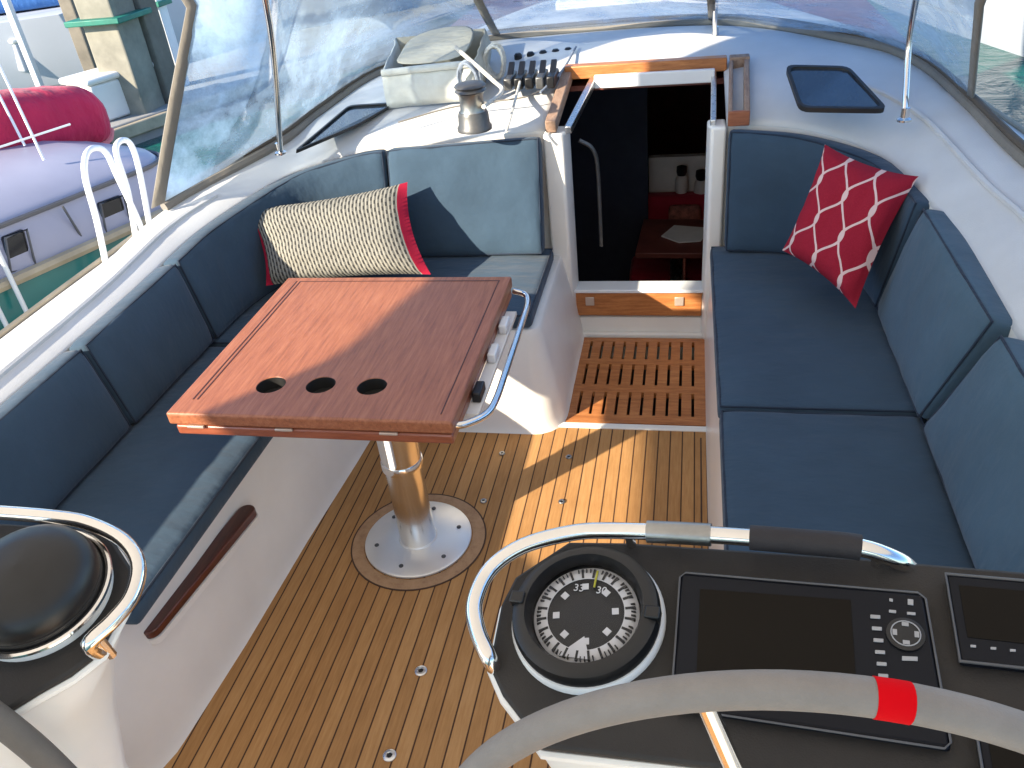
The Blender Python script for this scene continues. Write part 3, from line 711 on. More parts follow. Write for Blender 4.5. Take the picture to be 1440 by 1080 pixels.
def console(mir, label, clabel, covered):
    X = (lambda M: MIR @ M) if mir else (lambda M: M)
    c = thing('helm_console', label, 'console', 'twin helm consoles')
    # panel
    MB().prism(outline, -.012, 0, X(MF)).build('instrument_panel', panelm, c, bevel=.004)
    inner = [(x*.985+.002, y*.94-.004) for x, y in outline]
    n = len(inner); rows = []
    for k, (sc, dz) in enumerate(((.985, -.0125), (.96, -.05), (.86, -.09), (.72, -.2))):
        cxm = sum(p[0] for p in inner)/n; cym = sum(p[1] for p in inner)/n
        rows.append([X(MF) @ V((cxm+(x-cxm)*sc, cym+(y-cym)*sc-.02*k, dz)) for x, y in inner])
    last = rows[-1]; cm = sum(last, V())/n
    for zz, sc in ((.72, .95), (.30, .9), (.0, 1.05)):
        rows.append([V((cm.x+(p.x-cm.x)*sc, cm.y-.02+(p.y-cm.y)*sc*.8, zz)) for p in last])
    vs, fs = loft(rows, closed=True); fs += [tuple(range(n))]
    new('console_body', vs, fs, gel, c, angle=50)
    # rim lip under the panel
    MB().tube([X(MF) @ V((x, y, -.016)) for x, y in outline], .006, 8, closed=True).build('panel_trim', gel, c)
    # guard rail
    rp = [(700, 942, -.02), (688, 925, .015), (671, 885, .022), (668, 845, .024), (690, 800, .026), (735, 768, .028), (800, 750, .028), (860, 746, .028), (1000, 752, .028), (1130, 762, .028), (1210, 770, .028), (1262, 788, .01), (1280, 800, -.01)]
    P = []
    for x, y, h in rp:
        q = atp(x, y, Pn+pn*h, pn); P.append(MIR @ q if mir else q)
    path = cat(P, 5)
    MB().tube(path, .0095, 14).build('guard_rail', chrome, c)
    for a, b, nm, mt, r in ((37, 41, 'clamp', winchm, .0125), (42, 51, 'rail_wrap', rubber, .0135)) if not mir else ():
        MB().tube(path[a:b], r, 14).build(nm, mt, c)
    for t in (7, 36, 52):
        q = path[t]; base = q-pn*.05 if not mir else q-V((-pn.x, pn.y, pn.z))*.05
        MB().tube([q, base], .006, 8).build('rail_stud', chrome, c)
    # compass
    lx, ly = loc(827, 872)
    cmp_ = thing('steering_compass', clabel, 'compass', 'steering compasses')
    M = X(MF @ T(lx, ly, 0))
    MB().lathe([(.084, .0005), (.084, .006), (.0815, .010), (.0795, .010)], 64, M, cap=False).build('white_base_ring', whitemetal, cmp_)
    MB().lathe([(.0795, .001), (.0805, .018), (.078, .026), (.070, .031), (.064, .031), (.060, .022), (.059, .008)], 64, M, cap=False).build('black_bezel', blackp, cmp_)
    MB().lathe([(.0, .004), (.060, .004)], 40, M, cap=False).build('bowl', cardb, cmp_)
    if covered:
        MB().lathe([(.077, .026), (.079, .034), (.074, .050), (.060, .064), (.035, .072), (.0, .075)], 48, M, cap=False).build('dome_cover', blackp, cmp_)
        MB().tube([M @ V((.0845*math.cos(a*.0982), .0845*math.sin(a*.0982), .018)) for a in range(64)], .0042, 8, closed=True).build('chrome_ring', chrome, cmp_)
    else:
        k = MB()
        MB().lathe([(.0, .012), (.047, .012), (.056, .007), (.056, .005)], 48, M, cap=False).build('card', cardb, cmp_)
        MB().lathe([(.041, .0122), (.041, .0128), (.0475, .0128), (.0558, .0080), (.0558, .0074)], 48, M, cap=False).build('card_rim', cardw, cmp_)
        for i in range(72):
            if i % 6 == 5: continue
            a = i*math.pi/36; L0 = .042 if i % 3 == 0 else .048
            R = M @ Matrix.Rotation(a, 4, 'Z'); w_ = .0016 if i % 3 == 0 else .0008
            k.box((L0, -w_*.8, .0100), (.0525, w_*.8, .0136), R)
        k.build('degree_marks', cardb, cmp_, smooth=False); k = MB()
        for i in range(8):
            R = M @ Matrix.Rotation(i*math.pi/4+.2, 4, 'Z'); k.box((.028, -.0035, .0122), (.035, .0035, .013), R)
        k.build('inner_marks', cardw, cmp_, smooth=False)
        text_mesh('33', .012, M @ T(-.013, .028, .0130), cardw, cmp_); text_mesh('30', .012, M @ T(.012, .028, .0130), cardw, cmp_)
        k = MB(); k.prism([(-.020, -.050), (.014, -.050), (.004, -.026)], .0122, .0135, M); k.build('white_sector', cardw, cmp_, smooth=False)
        MB().box((-.001+.004, .03, .0145), (.001+.004, .05, .0165), M).build('lubber_line', lub, cmp_)
        MB().lathe([(.0585, .016), (.055, .023), (.046, .0295), (.032, .034), (.016, .0365), (.0, .037)], 40, M, cap=False).build('glass_dome', glassm, cmp_)
        for sx_ in (-1, 1):
            MB().box((sx_*.074-.008, -.006, .02), (sx_*.074+.008, .008, .034), M).build('bezel_lug', blackp, cmp_, bevel=.002)
    return c
con_s = console(False, 'charcoal topped helm console with plotter and grey wheel in the foreground', 'round black compass with white ring beside the chart plotter', False)
con_p = console(True, 'port helm console with charcoal top at the left picture edge', 'black domed compass with chrome ring at the left picture edge', True)

def flatbox(name, pts, z0, z1, mat, parent, bevel=.002, M=MF):
    return MB().prism(pts, z0, z1, M).build(name, mat, parent, bevel=bevel)
def quad(*ps): return [loc(*p) for p in ps][::-1]
plt_ = thing('chart_plotter', 'large black chart plotter with blank screen and round button pad', 'chart plotter')
flatbox('housing', quad((958, 812), (1299, 842), (1337, 1061), (945, 1001)), .0005, .011, screen2, plt_, .004)
edge = [MF @ V((x, y, .0105)) for x, y in quad((958, 812), (1299, 842), (1337, 1061), (945, 1001))]
ed = []
for i in range(4):
    a, b, d = edge[i-1], edge[i], edge[(i+1) % 4]; ed += [b+(a-b).normalized()*.006, b+(d-b).normalized()*.006]
MB().tube(ed, .0011, 6, closed=True).build('bevel_edge', trimg, plt_)
flatbox('screen', quad((986, 836), (1196, 852), (1206, 1004), (980, 972)), .0112, .0118, screenm, plt_, .0003)
flatbox('maker_plate', quad((1068, 992), (1112, 996), (1113, 1001), (1069, 997)), .0112, .0116, icon, plt_, .0002)
for k in range(6):
    x, y = 1230+k*2.2, 876+k*16.5
    flatbox('button', quad((x-7, y-3), (x+7, y-2), (x+7, y+3), (x-7, y+2)), .0112, .0128, icon, plt_, .0005)
for x, y, w, h in ((1252, 852, 2.5, 2), (1279, 855, 4, 4), (1254, 868, 5, 2), (1280, 871, 6, 2), (1278, 934, 11, 3)):
    flatbox('button', quad((x-w, y-h), (x+w, y-h+1), (x+w, y+h+1), (x-w, y+h)), .0112, .0125, icon, plt_, .0004)
lx, ly = loc(1272, 901); M = MF @ T(lx, ly, 0)
MB().lathe([(.017, .011), (.017, .0135), (.0145, .0145), (.0, .0145)], 32, M).build('round_pad', blackp, plt_)
for a in range(4):
    R = M @ Matrix.Rotation(a*math.pi/2, 4, 'Z') @ T(.0095, 0, 0)
    MB().box((-.002, -.003, .0146), (.002, .003, .0152), R).build('arrow_key', icon, plt_, smooth=False)
MB().tube([M @ V((.0128*math.cos(a*.2618), .0128*math.sin(a*.2618), .0148)) for a in range(24)], .0006, 6, closed=True).build('pad_ring', icon, plt_)
ids = thing('instrument_display', 'smaller black instrument display with three keys at the right edge', 'display', 'instrument displays')
q_ = quad((1328, 816), (1520, 833), (1560, 962), (1348, 938))
flatbox('housing', q_, .0005, .012, screen2, ids, .003)
flatbox('screen', quad((1346, 832), (1500, 846), (1530, 925), (1358, 905)), .0122, .0127, screenm, ids, .0003)
e_ = [MF @ V((x, y, .0118)) for x, y in q_]; MB().tube(e_, .0018, 6, closed=True).build('frame_edge', trimg, ids)
for x in (1366, 1394, 1421): 
    y = 918+(x-1366)*.11; flatbox('key', quad((x-4, y-2), (x+4, y-1.5), (x+4, y+2), (x-4, y+1.5)), .0122, .0135, icon, ids, .0004)
id2 = thing('instrument_display', 'black instrument display half hidden under the wheel rim at lower right', 'display', 'instrument displays')
q_ = quad((1366, 1010), (1540, 1040), (1590, 1200), (1392, 1170))
flatbox('housing', q_, .0005, .012, screen2, id2, .003); flatbox('screen', quad((1382, 1024), (1530, 1050), (1560, 1150), (1400, 1130)), .0122, .0127, screenm, id2, .0003)
e_ = [MF @ V((x, y, .0118)) for x, y in q_]; MB().tube(e_, .0018, 6, closed=True).build('frame_edge', trimg, id2)

# ================================================================== WHEELS
def wheel(con, cx_, cy_, cz_, r, label, ang0, mat, tape):
    ring = [V((r*math.sin(a*math.pi/60), 0, r*math.cos(a*math.pi/60))) for a in range(120)]
    w = MB().tube(ring, .0150, 20, closed=True).build('steering_wheel', mat, con); w.location = (cx_, cy_, cz_); w['label'] = label
    for k in range(5):
        a = ang0+k*2*math.pi/5
        MB().tube([V((.03*math.sin(a), .012, .03*math.cos(a))), V(((r-.012)*math.sin(a), 0, (r-.012)*math.cos(a)))], .0085, 10).build('spoke', chrome, w)
    M = Matrix.Rotation(math.radians(-90), 4, 'X')
    MB().lathe([(.0, -.03), (.03, -.028), (.05, -.01), (.05, .03), (.03, .04), (.028, .18)], 32, M).build('hub', chrome, w)
    if tape is not None:
        tp_ = [V((r*math.sin(a), 0, r*math.cos(a))) for a in [tape-.036+i*.009 for i in range(9)]]
        MB().tube(tp_, .0156, 20).build('red_tape_mark', redtape, w)
    return w
wheel(con_s, .12, .42, .832, .36, 'grey leather rimmed steering wheel with a red tape mark', -.285, leather, .105)
wheel(con_p, -1.04, .42, .84, .36, 'dark rimmed steering wheel at the lower left corner', .5, leatherd, None)

# ================================================================== DECK GEAR
wc = px(668, 182, .93)
w = thing('deck_winch', 'steel self tailing winch on the coachroof above the port seat', 'winch', loc=tuple(wc))
MB().lathe([(.062, 0), (.062, .012), (.056, .02), (.054, .055), (.050, .065)], 40).build('base', winchd, w)
MB().lathe([(.046, .065), (.043, .075), (.042, .115), (.048, .13)], 40).build('drum', winchm, w)
MB().lathe([(.050, .13), (.056, .135), (.050, .143), (.056, .151), (.050, .158), (.03, .162), (.0, .163)], 40).build('self_tailing_jaw', winchd, w)
# rope clutches
cl_ = thing('rope_clutch_bank', 'row of black rope clutches on the coachroof left of the hatch', 'rope clutch', loc=tuple(px(745, 120, .97)))
c0 = V(cl_.location)
for k in range(5):
    x = -.075+k*.042; 
    MB().box((x-.016, -.07, 0), (x+.016, .07, .045)).build('clutch_body', blackp if k % 3 else winchd, cl_, bevel=.006)
    M = T(x, .02, .05) @ Matrix.Rotation(.5, 4, 'X'); MB().box((-.012, -.06, -.006), (.012, .05, .008), M).build('lever', blackp, cl_, bevel=.004)
cb_ = thing('line_organiser', 'small dark row of deck sheaves under the windscreen', 'deck organiser', loc=tuple(px(755, 82, 1.0)))
for k in range(5): MB().lathe([(.017, 0), (.017, .018), (.010, .026)], 16, T(-.08+k*.052, .0+k*.012, 0)).build('sheave', blackp, cb_)
# canvas line bag
bag = thing('line_bag', 'cream canvas rope bin with rolled top on the port coachroof', 'rope bag')
z = .95
fl, frr = px(546, 152, .925), px(672, 140, .94); H = .135
bl, brr = fl+V((-.05, .38, .03)), frr+V((-.04, .42, .03))
def wall(a, b, h0, h1, nm, mt, seg=14, bow=.015):
    vs = []; 
    for j in range(6):
        for i in range(seg+1):
            p = a.lerp(b, i/seg); nn = (b-a).cross(up).normalized()
            q = p+V((0, 0, (h0+(h1-h0)*i/seg)*j/5)); q += nn*(bow*math.sin(math.pi*j/5)+.012*noise.noise(q*14)); vs.append(q)
    fs = [(j*(seg+1)+i, j*(seg+1)+i+1, (j+1)*(seg+1)+i+1, (j+1)*(seg+1)+i) for j in range(5) for i in range(seg)]
    return new(nm, vs, fs, mt, bag, solid=.006)
wall(fl, frr, H, H, 'front_panel', canvasw); wall(bl, brr, H+.03, H+.02, 'back_panel', canvas); wall(fl, bl, H, H+.03, 'side_panel', canvasw); wall(frr, brr, H, H+.02, 'side_panel', canvas)
MB().tube([fl+V((0, 0, H)), fl.lerp(frr, .5)+V((0, -.01, H+.004)), frr+V((0, 0, H))], .014, 10).build('rolled_hem', canvasw, bag)
fv = [fl+V((0, .10, H+.03)), frr+V((0, .08, H+.02)), brr+V((0, 0, H+.05)), bl+V((.02, 0, H+.04)), fl+V((.03, .2, H-.03)), frr+V((0, .22, H-.04))]
new('folded_flap', [fl+V((-.0, .05, H+.01)), frr+V((-.05, .05, H)), frr+V((-.03, .16, H+.035)), fl+V((.02, .16, H+.03)), brr+V((0, .0, H+.06)), bl+V((.05, 0, H+.05))], [(0, 1, 2, 3), (3, 2, 4, 5)], canvas, bag, solid=.01, sub=2)
# rope coils hanging from the bag
for i, (rr, seed, mt, lab) in enumerate(((.05, 1, roped, 'blue grey rope coil hanging over the canvas rope bin'), (.05, 5, ropew, 'pale rope coil lying at the right end of the canvas rope bin'))):
    c = (frr if i == 0 else brr.lerp(frr, .5))+V((-.02 if i == 0 else .06, -.02, H-.02)); P = []
    for k in range(90):
        a = k*.35; r = rr*(1+.25*noise.noise(V((k*.3, seed, 0))))
        P.append(c+V((r*math.cos(a)*.75, .03*math.sin(a*.37+seed)+.02*noise.noise(V((k*.2, 0, seed))), r*1.25*math.sin(a)-.03)))
    tag(MB().tube(P, .0065, 6).build('rope_coil', mt, None), lab, 'rope', 'rope coils')
# running lines across the coachroof
lines = [([(735, 100, 1.01), (722, 150, .98), (712, 185, .93)], 'pale line leading aft from the clutches past the winch', ropew, .005),
         ([(640, 66, 1.14), (690, 110, 1.03), (706, 128, .99), (680, 150, 1.02)], 'white sheet running down from the rope bin to the winch', ropew, .008),
         ([(810, 66, 1.03), (790, 100, 1.0), (760, 130, .97)], 'thin grey line beside the hatch rail', roped, .0045),
         ([(560, 172, .925), (640, 150, .95), (730, 138, .965), (760, 128, .97)], 'thin brown line lying across the sunny coachroof', taupe, .003)]
for pts, lab, mt, r in lines: tag(MB().tube(cat([px(*p) for p in pts], 6), r, 8).build('rope_line', mt, None), lab, 'rope', 'running lines')

# ================================================================== SPRAYHOOD
hood = thing('spray_hood', 'clear vinyl spray hood with taupe edging and steel frame over the companionway', 'spray hood')
trim = ro[5*K:16*K]
MB().tube([p+V((0, 0, .012)) for p in trim], .019, 8).build('base_trim', taupe, hood)
MB().tube([p+V((0, .006, .038)) for p in trim], .011, 8).build('window_binding', plain('brown binding', (.10, .08, .06), .8), hood)
base = [Co[5], Co[6], Co[7], Co[8], Co[9], Co[10], V(Co[10]).lerp(V(Co[11]), .5), Co[11], V(Co[11]).lerp(V(Co[12]), .5), Co[12], Co[13], Co[14]]
mid = [px(272, 0, 1.44), px(370, 0, 1.42), px(430, -10, 1.40), px(540, -20, 1.35), px(610, -10, 1.31), px(672, 0, 1.28), px(850, -10, 1.26), px(1000, 0, 1.26), px(1150, 0, 1.27), px(1287, -5, 1.29), px(1335, 0, 1.31), px(1375, 0, 1.34)]
topc = [(-1.75, 2.5, 1.93), (-1.45, 2.55, 1.94), (-1.2, 2.6, 1.95), (-1.05, 2.65, 1.95), (-.9, 2.7, 1.95), (-.7, 2.74, 1.96), (-.46, 2.75, 1.96), (-.1, 2.72, 1.96), (.15, 2.6, 1.95), (.35, 2.4, 1.95), (.55, 2.2, 1.94), (.7, 2.0, 1.93)]
r0 = cat([V(p)+V((0, 0, .03)) for p in base], 5); r1 = cat(mid, 5); r2 = cat(topc, 5)
rows = []
for j in range(13):
    t = j/12; row = []
    for a, b, c in zip(r0, r1, r2):
        if t <= .6: p = a.lerp(b, t/.6)
        else: p = b.lerp(c, (t-.6)/.4)
        p = p+V((0, .035, 0))*noise.noise(p*2.2)
        row.append(p)
    rows.append(row)
vs, fs = loft(rows)
bpy_v = new('vinyl_window', vs, fs, vinyl, hood, angle=180)
def strip(k, w, mt, name='edge_strip', jmax=13):
    L_ = [rows[j][k] for j in range(jmax)]; vs = []
    t_ = (rows[2][min(k+1, len(rows[0])-1)]-rows[2][max(k-1, 0)]).normalized()
    for p in L_: vs += [p-t_*w/2+V((0, -.006, 0)), p+t_*w/2+V((0, -.006, 0))]
    return new(name, vs, [(2*i, 2*i+1, 2*i+3, 2*i+2) for i in range(len(L_)-1)], mt, hood, solid=.006)
strip(0, .05, taupe); strip(25, .035, taupe); strip(35, .028, taupe); strip(55, .045, taupe)
def frame_tube(p0, p1, p2, r=.0095):
    MB().tube(cat([p0, p1, p2], 8), r, 10).build('frame_tube', chrome, hood)
    MB().lathe([(.022, 0), (.022, .006), (.013, .012), (.013, .04)], 16, T(*p0)).build('tube_foot', chrome, hood)
frame_tube(px(395, 216, .895), px(373, 0, 1.47), V((-1.1, 2.1, 1.93)))
frame_tube(px(1006, 52, 1.02), px(1007, 0, 1.20), V((.1, 2.6, 1.95)))
frame_tube(px(1271, 170, .93), px(1288, 0, 1.27), V((.5, 1.9, 1.93)))
# bimini roof over the cockpit, its edge throws the shade
roofp = cat([(-2.98, -2.2, 1.93), (-2.93, -1.0, 1.93), (-2.95, -.55, 1.93), (-2.88, -.40, 1.93), (-2.68, -.18, 1.93), (-2.59, .10, 1.93), (-2.50, .38, 1.93), (-2.36, .78, 1.94), (-2.14, 1.17, 1.94), (-1.84, 1.6, 1.95), (-1.5, 1.98, 1.96), (-.95, 2.4, 1.97), (-.4, 2.6, 1.97), (.1, 2.55, 1.96), (.6, 2.1, 1.95), (1.3, 1.0, 1.94), (1.5, -2.2, 1.93)], 4)
n = len(roofp); cen = V((-.45, .2, 2.06)); vs = list(roofp)+[p.lerp(cen, .4)+V((0, 0, .05)) for p in roofp]+[cen]
fs = [(i, i+1, n+i+1, n+i) for i in range(n-1)]+[(n+i, n+i+1, 2*n) for i in range(n-1)]+[(n-1, 0, n, 2*n-1), (2*n-1, n, 2*n)]
bim = new('bimini_top', vs, fs, bimm, None); tag(bim, 'cream canvas bimini roof stretched over the cockpit, just out of the picture', 'bimini')

# ================================================================== BOARDING RAIL HOOPS on the port gunwale
def hoop(pts, x, lab):
    P = []
    for a, b in pts:
        r_ = ray(a, b); P.append(CAM+r_*(x/r_.x))
    tag(MB().tube(cat(P, 6), .013, 10).build('gate_hoop', whitemetal, None), lab, 'hand rail', 'hoops at the port boarding gate')
hoop([(152, 385), (136, 310), (120, 250), (121, 218), (134, 208), (150, 216), (166, 250), (190, 300), (204, 335)], -2.45, 'left pale tubular hoop standing beyond the white port coaming')
hoop([(192, 340), (180, 270), (165, 222), (164, 204), (174, 197), (185, 205), (196, 240), (212, 325)], -2.47, 'right pale tubular hoop nearer the spray hood edge strip')

# ================================================================== HARBOUR
o = new('water', [(-150, -150, Zw), (150, -150, Zw), (150, 150, Zw), (-150, 150, Zw)], [(0, 1, 2, 3)], waterm, None, smooth=False); tag(o, kind='structure')
# neighbouring motor boat
ba = V((.36, .933, 0)).normalized(); bb = V((-ba.y, ba.x, 0)); 
t0 = 3.80
def onhull(x, y, t=t0):
    r_ = ray(x, y); return CAM+r_*(t/r_.dot(bb))
nb = thing('moored_cabin_boat', 'lilac white cabin boat with teal hull and black windows moored beyond the port coaming', 'boat')
zg = onhull(75, 368).z; zt = onhull(120, 272).z; WB = 2.9
def nbp(s_, t, z): return ba*s_+bb*t+V((0, 0, z))
sa, sb = -3.0, px(200, 178, zt+.1).dot(ba)
def ringrow(z, d, crown=0, n=14):
    """a rectangle with rounded corners at height z, inset d"""
    P = []; s0_, s1_, t0_, t1_ = sa+d, sb-d, t0+d, t0+WB-d; rr = .22
    for cx_, cy_, a0 in ((s1_-rr, t0_+rr, -90), (s1_-rr, t1_-rr, 0), (s0_+rr, t1_-rr, 90), (s0_+rr, t0_+rr, 180)):
        for k in range(7):
            a = math.radians(a0+15*k); P.append(nbp(cx_+rr*math.cos(a), cy_+rr*math.sin(a), z))
    return P
def shell(rows_, name, mat, parent, capz=None):
    vs, fs = loft(rows_, closed=True); n_ = len(rows_[0]); fs.append(tuple(range((len(rows_)-1)*n_, len(rows_)*n_)))
    return new(name, vs, fs, mat, parent, angle=45)
tealh = plain('teal hull paint', (.012, .16, .15), .3, var=.1, coat=.4)
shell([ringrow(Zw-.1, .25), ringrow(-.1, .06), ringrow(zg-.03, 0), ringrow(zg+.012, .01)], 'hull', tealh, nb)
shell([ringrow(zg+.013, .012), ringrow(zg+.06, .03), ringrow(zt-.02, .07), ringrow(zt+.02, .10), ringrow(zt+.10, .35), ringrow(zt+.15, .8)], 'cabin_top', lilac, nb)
MB().tube(ringrow(zg, -.01), .028, 8, closed=True).build('rubbing_strake', gunw, nb)
MB().tube(ringrow(zt-.015, .062), .012, 6, closed=True).build('trim_line', trimg, nb)
for k, (x0_, y0_, x1_, y1_) in enumerate(((138, 280, 182, 325), (4, 328, 46, 380), (-90, 375, -40, 430), (60, 500, 61, 501))):
    if k == 3: continue
    a = [onhull(x0_, y0_+6, t0+.04), onhull(x1_-12, y0_-6, t0+.04), onhull(x1_, y1_-10, t0+.04), onhull(x0_+8, y1_+2, t0+.04)]
    fr = new('window', [p+bb*d_ for d_ in (-.005, .06) for p in a], [(0, 1, 2, 3), (4, 7, 6, 5), (0, 4, 5, 1), (1, 5, 6, 2), (2, 6, 7, 3), (3, 7, 4, 0)], blackw, nb, bevel=.01)
    MB().tube([a[0]-bb*.02, a[1]-bb*.02, a[2]-bb*.02, a[3]-bb*.02], .007, 6, closed=True).build('window_frame', trimg, fr)
for x, y0_, y1_ in ((38, 215, 440), (15, 300, 470)):
    a, b = onhull(x-22, y0_, t0-.15), onhull(x, y1_, t0-.05)
    MB().tube([V((b.x, b.y, b.z)), V((b.x, b.y, a.z))], .011, 8).build('stanchion', whitemetal, nb)
P = [nbp(sa+(sb-sa)*i/10, t0+.05, zt+.30) for i in range(10)]; MB().tube(P, .005, 6).build('life_line', whitemetal, nb)
# door line on the topsides
a, b = onhull(88, 290, t0+.03), onhull(125, 350, t0+.03); MB().tube([a, V((b.x, b.y, b.z))], .006, 6).build('door_seam', trimg, nb)
# magenta sail cover above it
mc = thing('covered_dinghy', 'magenta covered dinghy stowed on the neighbouring cabin boat', 'dinghy')
tm = t0+.95
def oncov(x, y, t=tm): return onhull(x, y, t)
e1 = oncov(137, 160); e0 = oncov(-60, 185); ax = V((e1.x-e0.x, e1.y-e0.y, 0)); ax = (e1-e0); L_ = ax.length; ax.normalize()
rad = (oncov(100, 105)-oncov(100, 205)).length*.47
rows_ = []
for i in range(19):
    u = i/18; c = e0.lerp(e1, u); k_ = (1-max(0, (u-.8)/.2)**3*.45); row = []
    for j in range(20):
        a = j*math.pi/10; r_ = rad*k_*(1+.05*noise.noise(V((u*9, math.cos(a)*2, math.sin(a)*2))))
        sq = (abs(math.cos(a))**4+abs(math.sin(a))**4)**-.25
        row.append(c+(bb*math.cos(a)+up*math.sin(a)*.95)*r_*min(sq, 1.12))
    rows_.append(row)
vs, fs = loft(rows_, closed=True); fs += [tuple(range(20)), tuple(range(18*20, 19*20))]
new('cover', vs, fs, magenta, mc, angle=50)
MB().tube([rows_[i][13]-bb*.01 for i in range(19)], .02, 6).build('hem', plain('pink hem', (.6, .2, .22), .8), mc)
rows2 = [[p.lerp(sum(r_, V())/20, .25)-up*rad*.5 for p in r_] for r_ in rows_]
vs, fs = loft(rows2, closed=True); fs += [tuple(range(20)), tuple(range(18*20, 19*20))]; new('underside_shade', vs, fs, blackp, mc)  # black body paints the shade beneath the cover
m2 = thing('covered_sail', 'smaller magenta bundle behind the covered dinghy at the left edge', 'sail cover')
c = onhull(-10, 112, t0+2.0); vs, fs = rbox(.9, .5, .28, .15, 10, 8, 6); new('cover', [ba*(p.x-1.1)+bb*p.y+up*(p.z-.2)+c for p in vs], fs, magenta, m2)
# pilings
def piling(x, y, w, h, mt, lab, band=None):
    """a square pile whose foot stands in the water where pixel (x, y) looks"""
    b0 = px(x, y, Zw); bd = aty(band[0], band[1], b0.y).z-Zw if band else 0
    p = thing('mooring_pile', lab, 'mooring pile', 'dock piles beyond the neighbouring boat', (b0.x, b0.y, Zw))
    rows_ = []
    for k in range(15):
        t = k/14; rows_.append([V((a*w/2*(1+.05*noise.noise(V((k*.7, a, b+w)))), b*w/2*(1+.05*noise.noise(V((k*.7, b, a-w)))), -.5+(h+.5)*t)) for a, b in ((-1, -1), (1, -1), (1, 1), (-1, 1))])
    vs, fs = loft(rows_, closed=True); fs += [(0, 1, 2, 3), tuple(range(56, 60))]
    new('pile_shaft', vs, fs, mt, p, smooth=False, bevel=.02)
    if band:
        MB().box((-w*.78, -w*.78, bd), (w*.78, w*.78, bd+.06)).build('green_band', greenp, p, bevel=.01)
    return p
piling(208, 186, .44, 3.6, pilem, 'broad sandy square pile with a green band', (135, 30))
piling(243, 172, .34, 3.8, pileg, 'dark grey pile just right of the broad sandy one')
piling(262, 150, .20, 5.0, whitemetal, 'slim white post right of the sandy pile', (225, 8))
piling(140, 120, .22, 4.0, pileg, 'thin brownish pile left of the broad sandy one')
piling(60, 130, .10, 5.0, whitemetal, 'thin white post at the upper left behind the magenta bundle')
# pontoon behind
pt = thing('floating_dock', 'pale concrete floating dock behind the neighbouring boat', 'dock')
c = px(160, 215, -.35)
ctr = px(150, 150, -.45)
def dockbox(s0_, s1_, t0_, t1_, z0_, z1_, name, mat): 
    vs = [nbp(s_, t, z_) for z_ in (z0_, z1_) for s_, t in ((s0_, t0_), (s1_, t0_), (s1_, t1_), (s0_, t1_))]
    return new(name, vs, [(0, 3, 2, 1), (4, 5, 6, 7), (0, 1, 5, 4), (1, 2, 6, 5), (2, 3, 7, 6), (3, 0, 4, 7)], mat, pt, bevel=.02)
cs, ct = ctr.dot(ba), ctr.dot(bb)
dockbox(cs-1.5, cs+14, ct-1.0, ct+1.0, Zw-.2, -.45, 'deck_slab', dockm); dockbox(cs-1.5, cs+14, ct-1.06, ct-1.005, -.62, -.47, 'edge_beam', gunw)
for i, (x, y, lab) in enumerate(((172, 158, 'white dock box standing on the pale dock near the piles'), (60, 92, 'grey dock box at the far end of the dock, upper left'))):
    c = px(x, y, -.45); db = thing('dock_box', lab, 'dock box', 'dock boxes', tuple(c)); R_ = Matrix.Rotation(math.atan2(ba.y, ba.x), 4, 'Z')
    MB().box((-.45, -.25, .004), (.45, .25, .42), R_).build('box_body', hullw if i else gel, db, bevel=.03); MB().box((-.48, -.28, .425), (.48, .28, .50), R_).build('lid', gel, db, bevel=.03)
for x, y, z_, dx, lab in ((35, 205, .7, -.9, 'left hand pale shroud wire of the cabin boat crossing the magenta cover'), (62, 225, .7, -.75, 'right hand pale shroud wire of the cabin boat beside the magenta cover')):
    a = px(x, y, z_); tag(MB().tube([a, a+V((dx, .5, 4.5))], .007, 6).build('shroud_wire', whitemetal, None), lab, 'rigging wire', 'shroud wires')
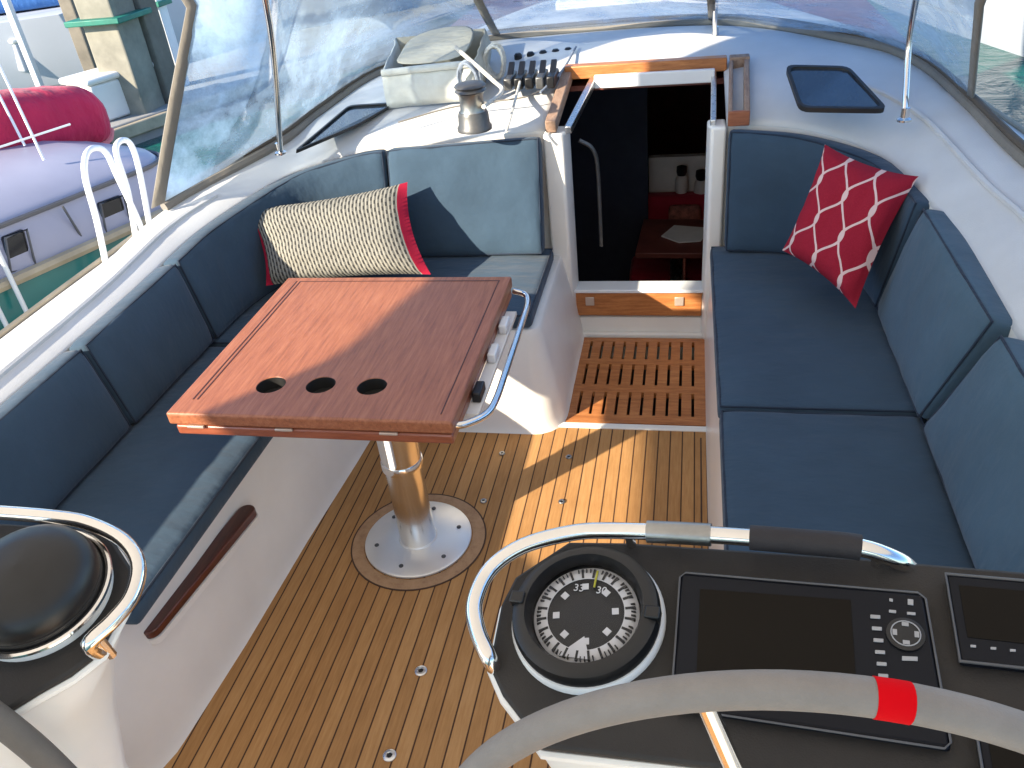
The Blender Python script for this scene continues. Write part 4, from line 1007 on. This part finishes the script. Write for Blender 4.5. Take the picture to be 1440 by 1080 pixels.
# other boats seen through the vinyl
def far_boat(cx_, cy_, ang, L, B, fb, hull_m, lab, cabin=True, cov=None, name='moored_boat'):
    b_ = thing(name, lab, 'boat', 'boats moored across the fairway', (cx_, cy_, Zw)); b_.rotation_euler = (0, 0, math.radians(ang))
    def row(z, k, sh=0):
        P = []
        for i in range(17):
            u = i/16; w = B/2*k*(1-max(0, (u-.45)/.55)**2.1)*(.86+.14*min(1, u/.3)); P.append(V((w, -L/2+L*u*(1-.02*(1-k)), z+sh*u*u)))
        return P+[V((-p.x, p.y, p.z)) for p in P[::-1]]
    vs, fs = loft([row(-.1, .82), row(.1, .88), row(fb*.6, .97, .2), row(fb, 1, .3), row(fb+.03, .94, .3)], closed=True); n_ = 34
    fs += [(4*n_+i, 4*n_+i+1, 4*n_+n_-2-i, 4*n_+n_-1-i) for i in range(16)]
    new('hull', vs, fs, hull_m, b_, angle=45)
    if cabin:
        w = B*.30; rows_ = [[V((sx*w*k, y, z)) for sx, y in ((1, -L*.22), (1, L*.12), (.55, L*.27), (-.55, L*.27), (-1, L*.12), (-1, -L*.22))] for z, k in ((fb, 1), (fb+.3, .95), (fb+.45, .85))]
        vs, fs = loft(rows_, closed=True); fs += [tuple(range(12, 18))]; cb = new('cabin', vs, fs, gel, b_, bevel=.04)
        for sx in (-1, 1): MB().box((sx*w*.975-.012, -L*.15, fb+.12), (sx*w*.975+.012, L*.10, fb+.28)).build('window', blackw, cb)
        MB().box((-w*.5, -L*.14, fb+.452), (w*.4, -L*.04, fb+.48)).build('hatch', dkwin, cb, bevel=.01)
    if cov:
        vs, fs = rbox(B*.5, L*.3, .4, .15, 8, 12, 6); new('cockpit_cover', [p+V((-B*.25, -L*.48, fb+.05)) for p in vs], fs, cov, b_)
    MB().tube([V((0, L*.08, fb)), V((0, L*.08, fb+9))], .06, 10).build('mast', whitemetal, b_)
    MB().tube([V((0, L*.06, fb+.95)), V((0, -L*.36, fb+.9))], .055, 8).build('boom', whitemetal, b_)
    for sx in (-1, 1):
        P = [V((sx*B*.46*(1-max(0, (u-.45)/.55)**2.1), -L/2+L*u, fb+.6+.3*u*u)) for u in [i/10 for i in range(1, 10)]]
        MB().tube(P, .012, 6).build('guard_wire', whitemetal, b_)
        for p in P[::2]: MB().tube([p-V((0, 0, .62)), p], .014, 6).build('stanchion', chrome, b_)
    return b_
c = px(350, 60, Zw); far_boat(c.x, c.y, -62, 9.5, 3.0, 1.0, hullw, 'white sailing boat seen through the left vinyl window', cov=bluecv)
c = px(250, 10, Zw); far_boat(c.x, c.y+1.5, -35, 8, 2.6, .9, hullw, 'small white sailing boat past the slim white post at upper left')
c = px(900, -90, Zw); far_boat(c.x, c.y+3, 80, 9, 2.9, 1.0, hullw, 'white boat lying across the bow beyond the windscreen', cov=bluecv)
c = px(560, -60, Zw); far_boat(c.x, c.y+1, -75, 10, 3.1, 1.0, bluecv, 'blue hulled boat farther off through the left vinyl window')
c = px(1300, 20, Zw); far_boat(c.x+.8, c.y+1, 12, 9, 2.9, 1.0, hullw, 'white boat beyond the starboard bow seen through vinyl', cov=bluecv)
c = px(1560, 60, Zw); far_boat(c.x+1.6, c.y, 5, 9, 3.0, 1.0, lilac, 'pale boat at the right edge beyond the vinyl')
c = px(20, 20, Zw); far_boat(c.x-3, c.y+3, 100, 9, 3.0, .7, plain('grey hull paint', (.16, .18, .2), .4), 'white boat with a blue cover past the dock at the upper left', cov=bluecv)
# foredeck gear of the yacht
fh = thing('deck_hatch', 'pale square hatch on the foredeck beyond the windscreen', 'hatch', loc=(-.45, 5.2, 1.02))
MB().box((-.3, -.28, -.06), (.3, .28, .0)).build('coaming', gel, fh, bevel=.02); MB().box((-.26, -.24, .002), (.26, .24, .02)).build('lid', dkwin, fh, bevel=.01)
ms = thing('yacht_mast', 'white mast foot standing on the coachroof beyond the windscreen', 'mast', loc=(-.46, 6.1, .9))
MB().lathe([(.10, -.1), (.10, 12)], 20).build('spar', whitemetal, ms); MB().lathe([(.18, -.05), (.18, .06), (.11, .12)], 20).build('collar', gel, ms)

# ================================================================== LIGHT
u_, v_ = 1.45, 1.5
Ld = V((u_, v_, -1)).normalized()
sun = bpy.data.lights.new('sun', 'SUN'); sun.energy = 4.0; sun.angle = math.radians(.8); sun.color = (1, .88, .70)
so = bpy.data.objects.new('sun', sun); COL.objects.link(so); so.rotation_euler = Ld.to_track_quat('-Z', 'Y').to_euler()
wd = bpy.data.worlds.new('World'); S.world = wd; wd.use_nodes = True
sk = wd.node_tree.nodes.new('ShaderNodeTexSky'); sk.sky_type = 'NISHITA'; sk.sun_disc = False
sk.sun_elevation = math.asin(-Ld.z); sk.sun_rotation = math.atan2(-Ld.x, -Ld.y); sk.air_density = 1.0; sk.dust_density = .2; sk.ozone_density = 5.0
bg = wd.node_tree.nodes['Background']; wd.node_tree.links.new(sk.outputs[0], bg.inputs[0]); bg.inputs[1].default_value = .115
S.view_settings.view_transform = 'Standard'; S.view_settings.look = 'None'; S.view_settings.gamma = 1; S.view_settings.exposure = 1.68
S.cycles.max_bounces = 10; S.cycles.transparent_max_bounces = 16; S.cycles.use_denoising = True
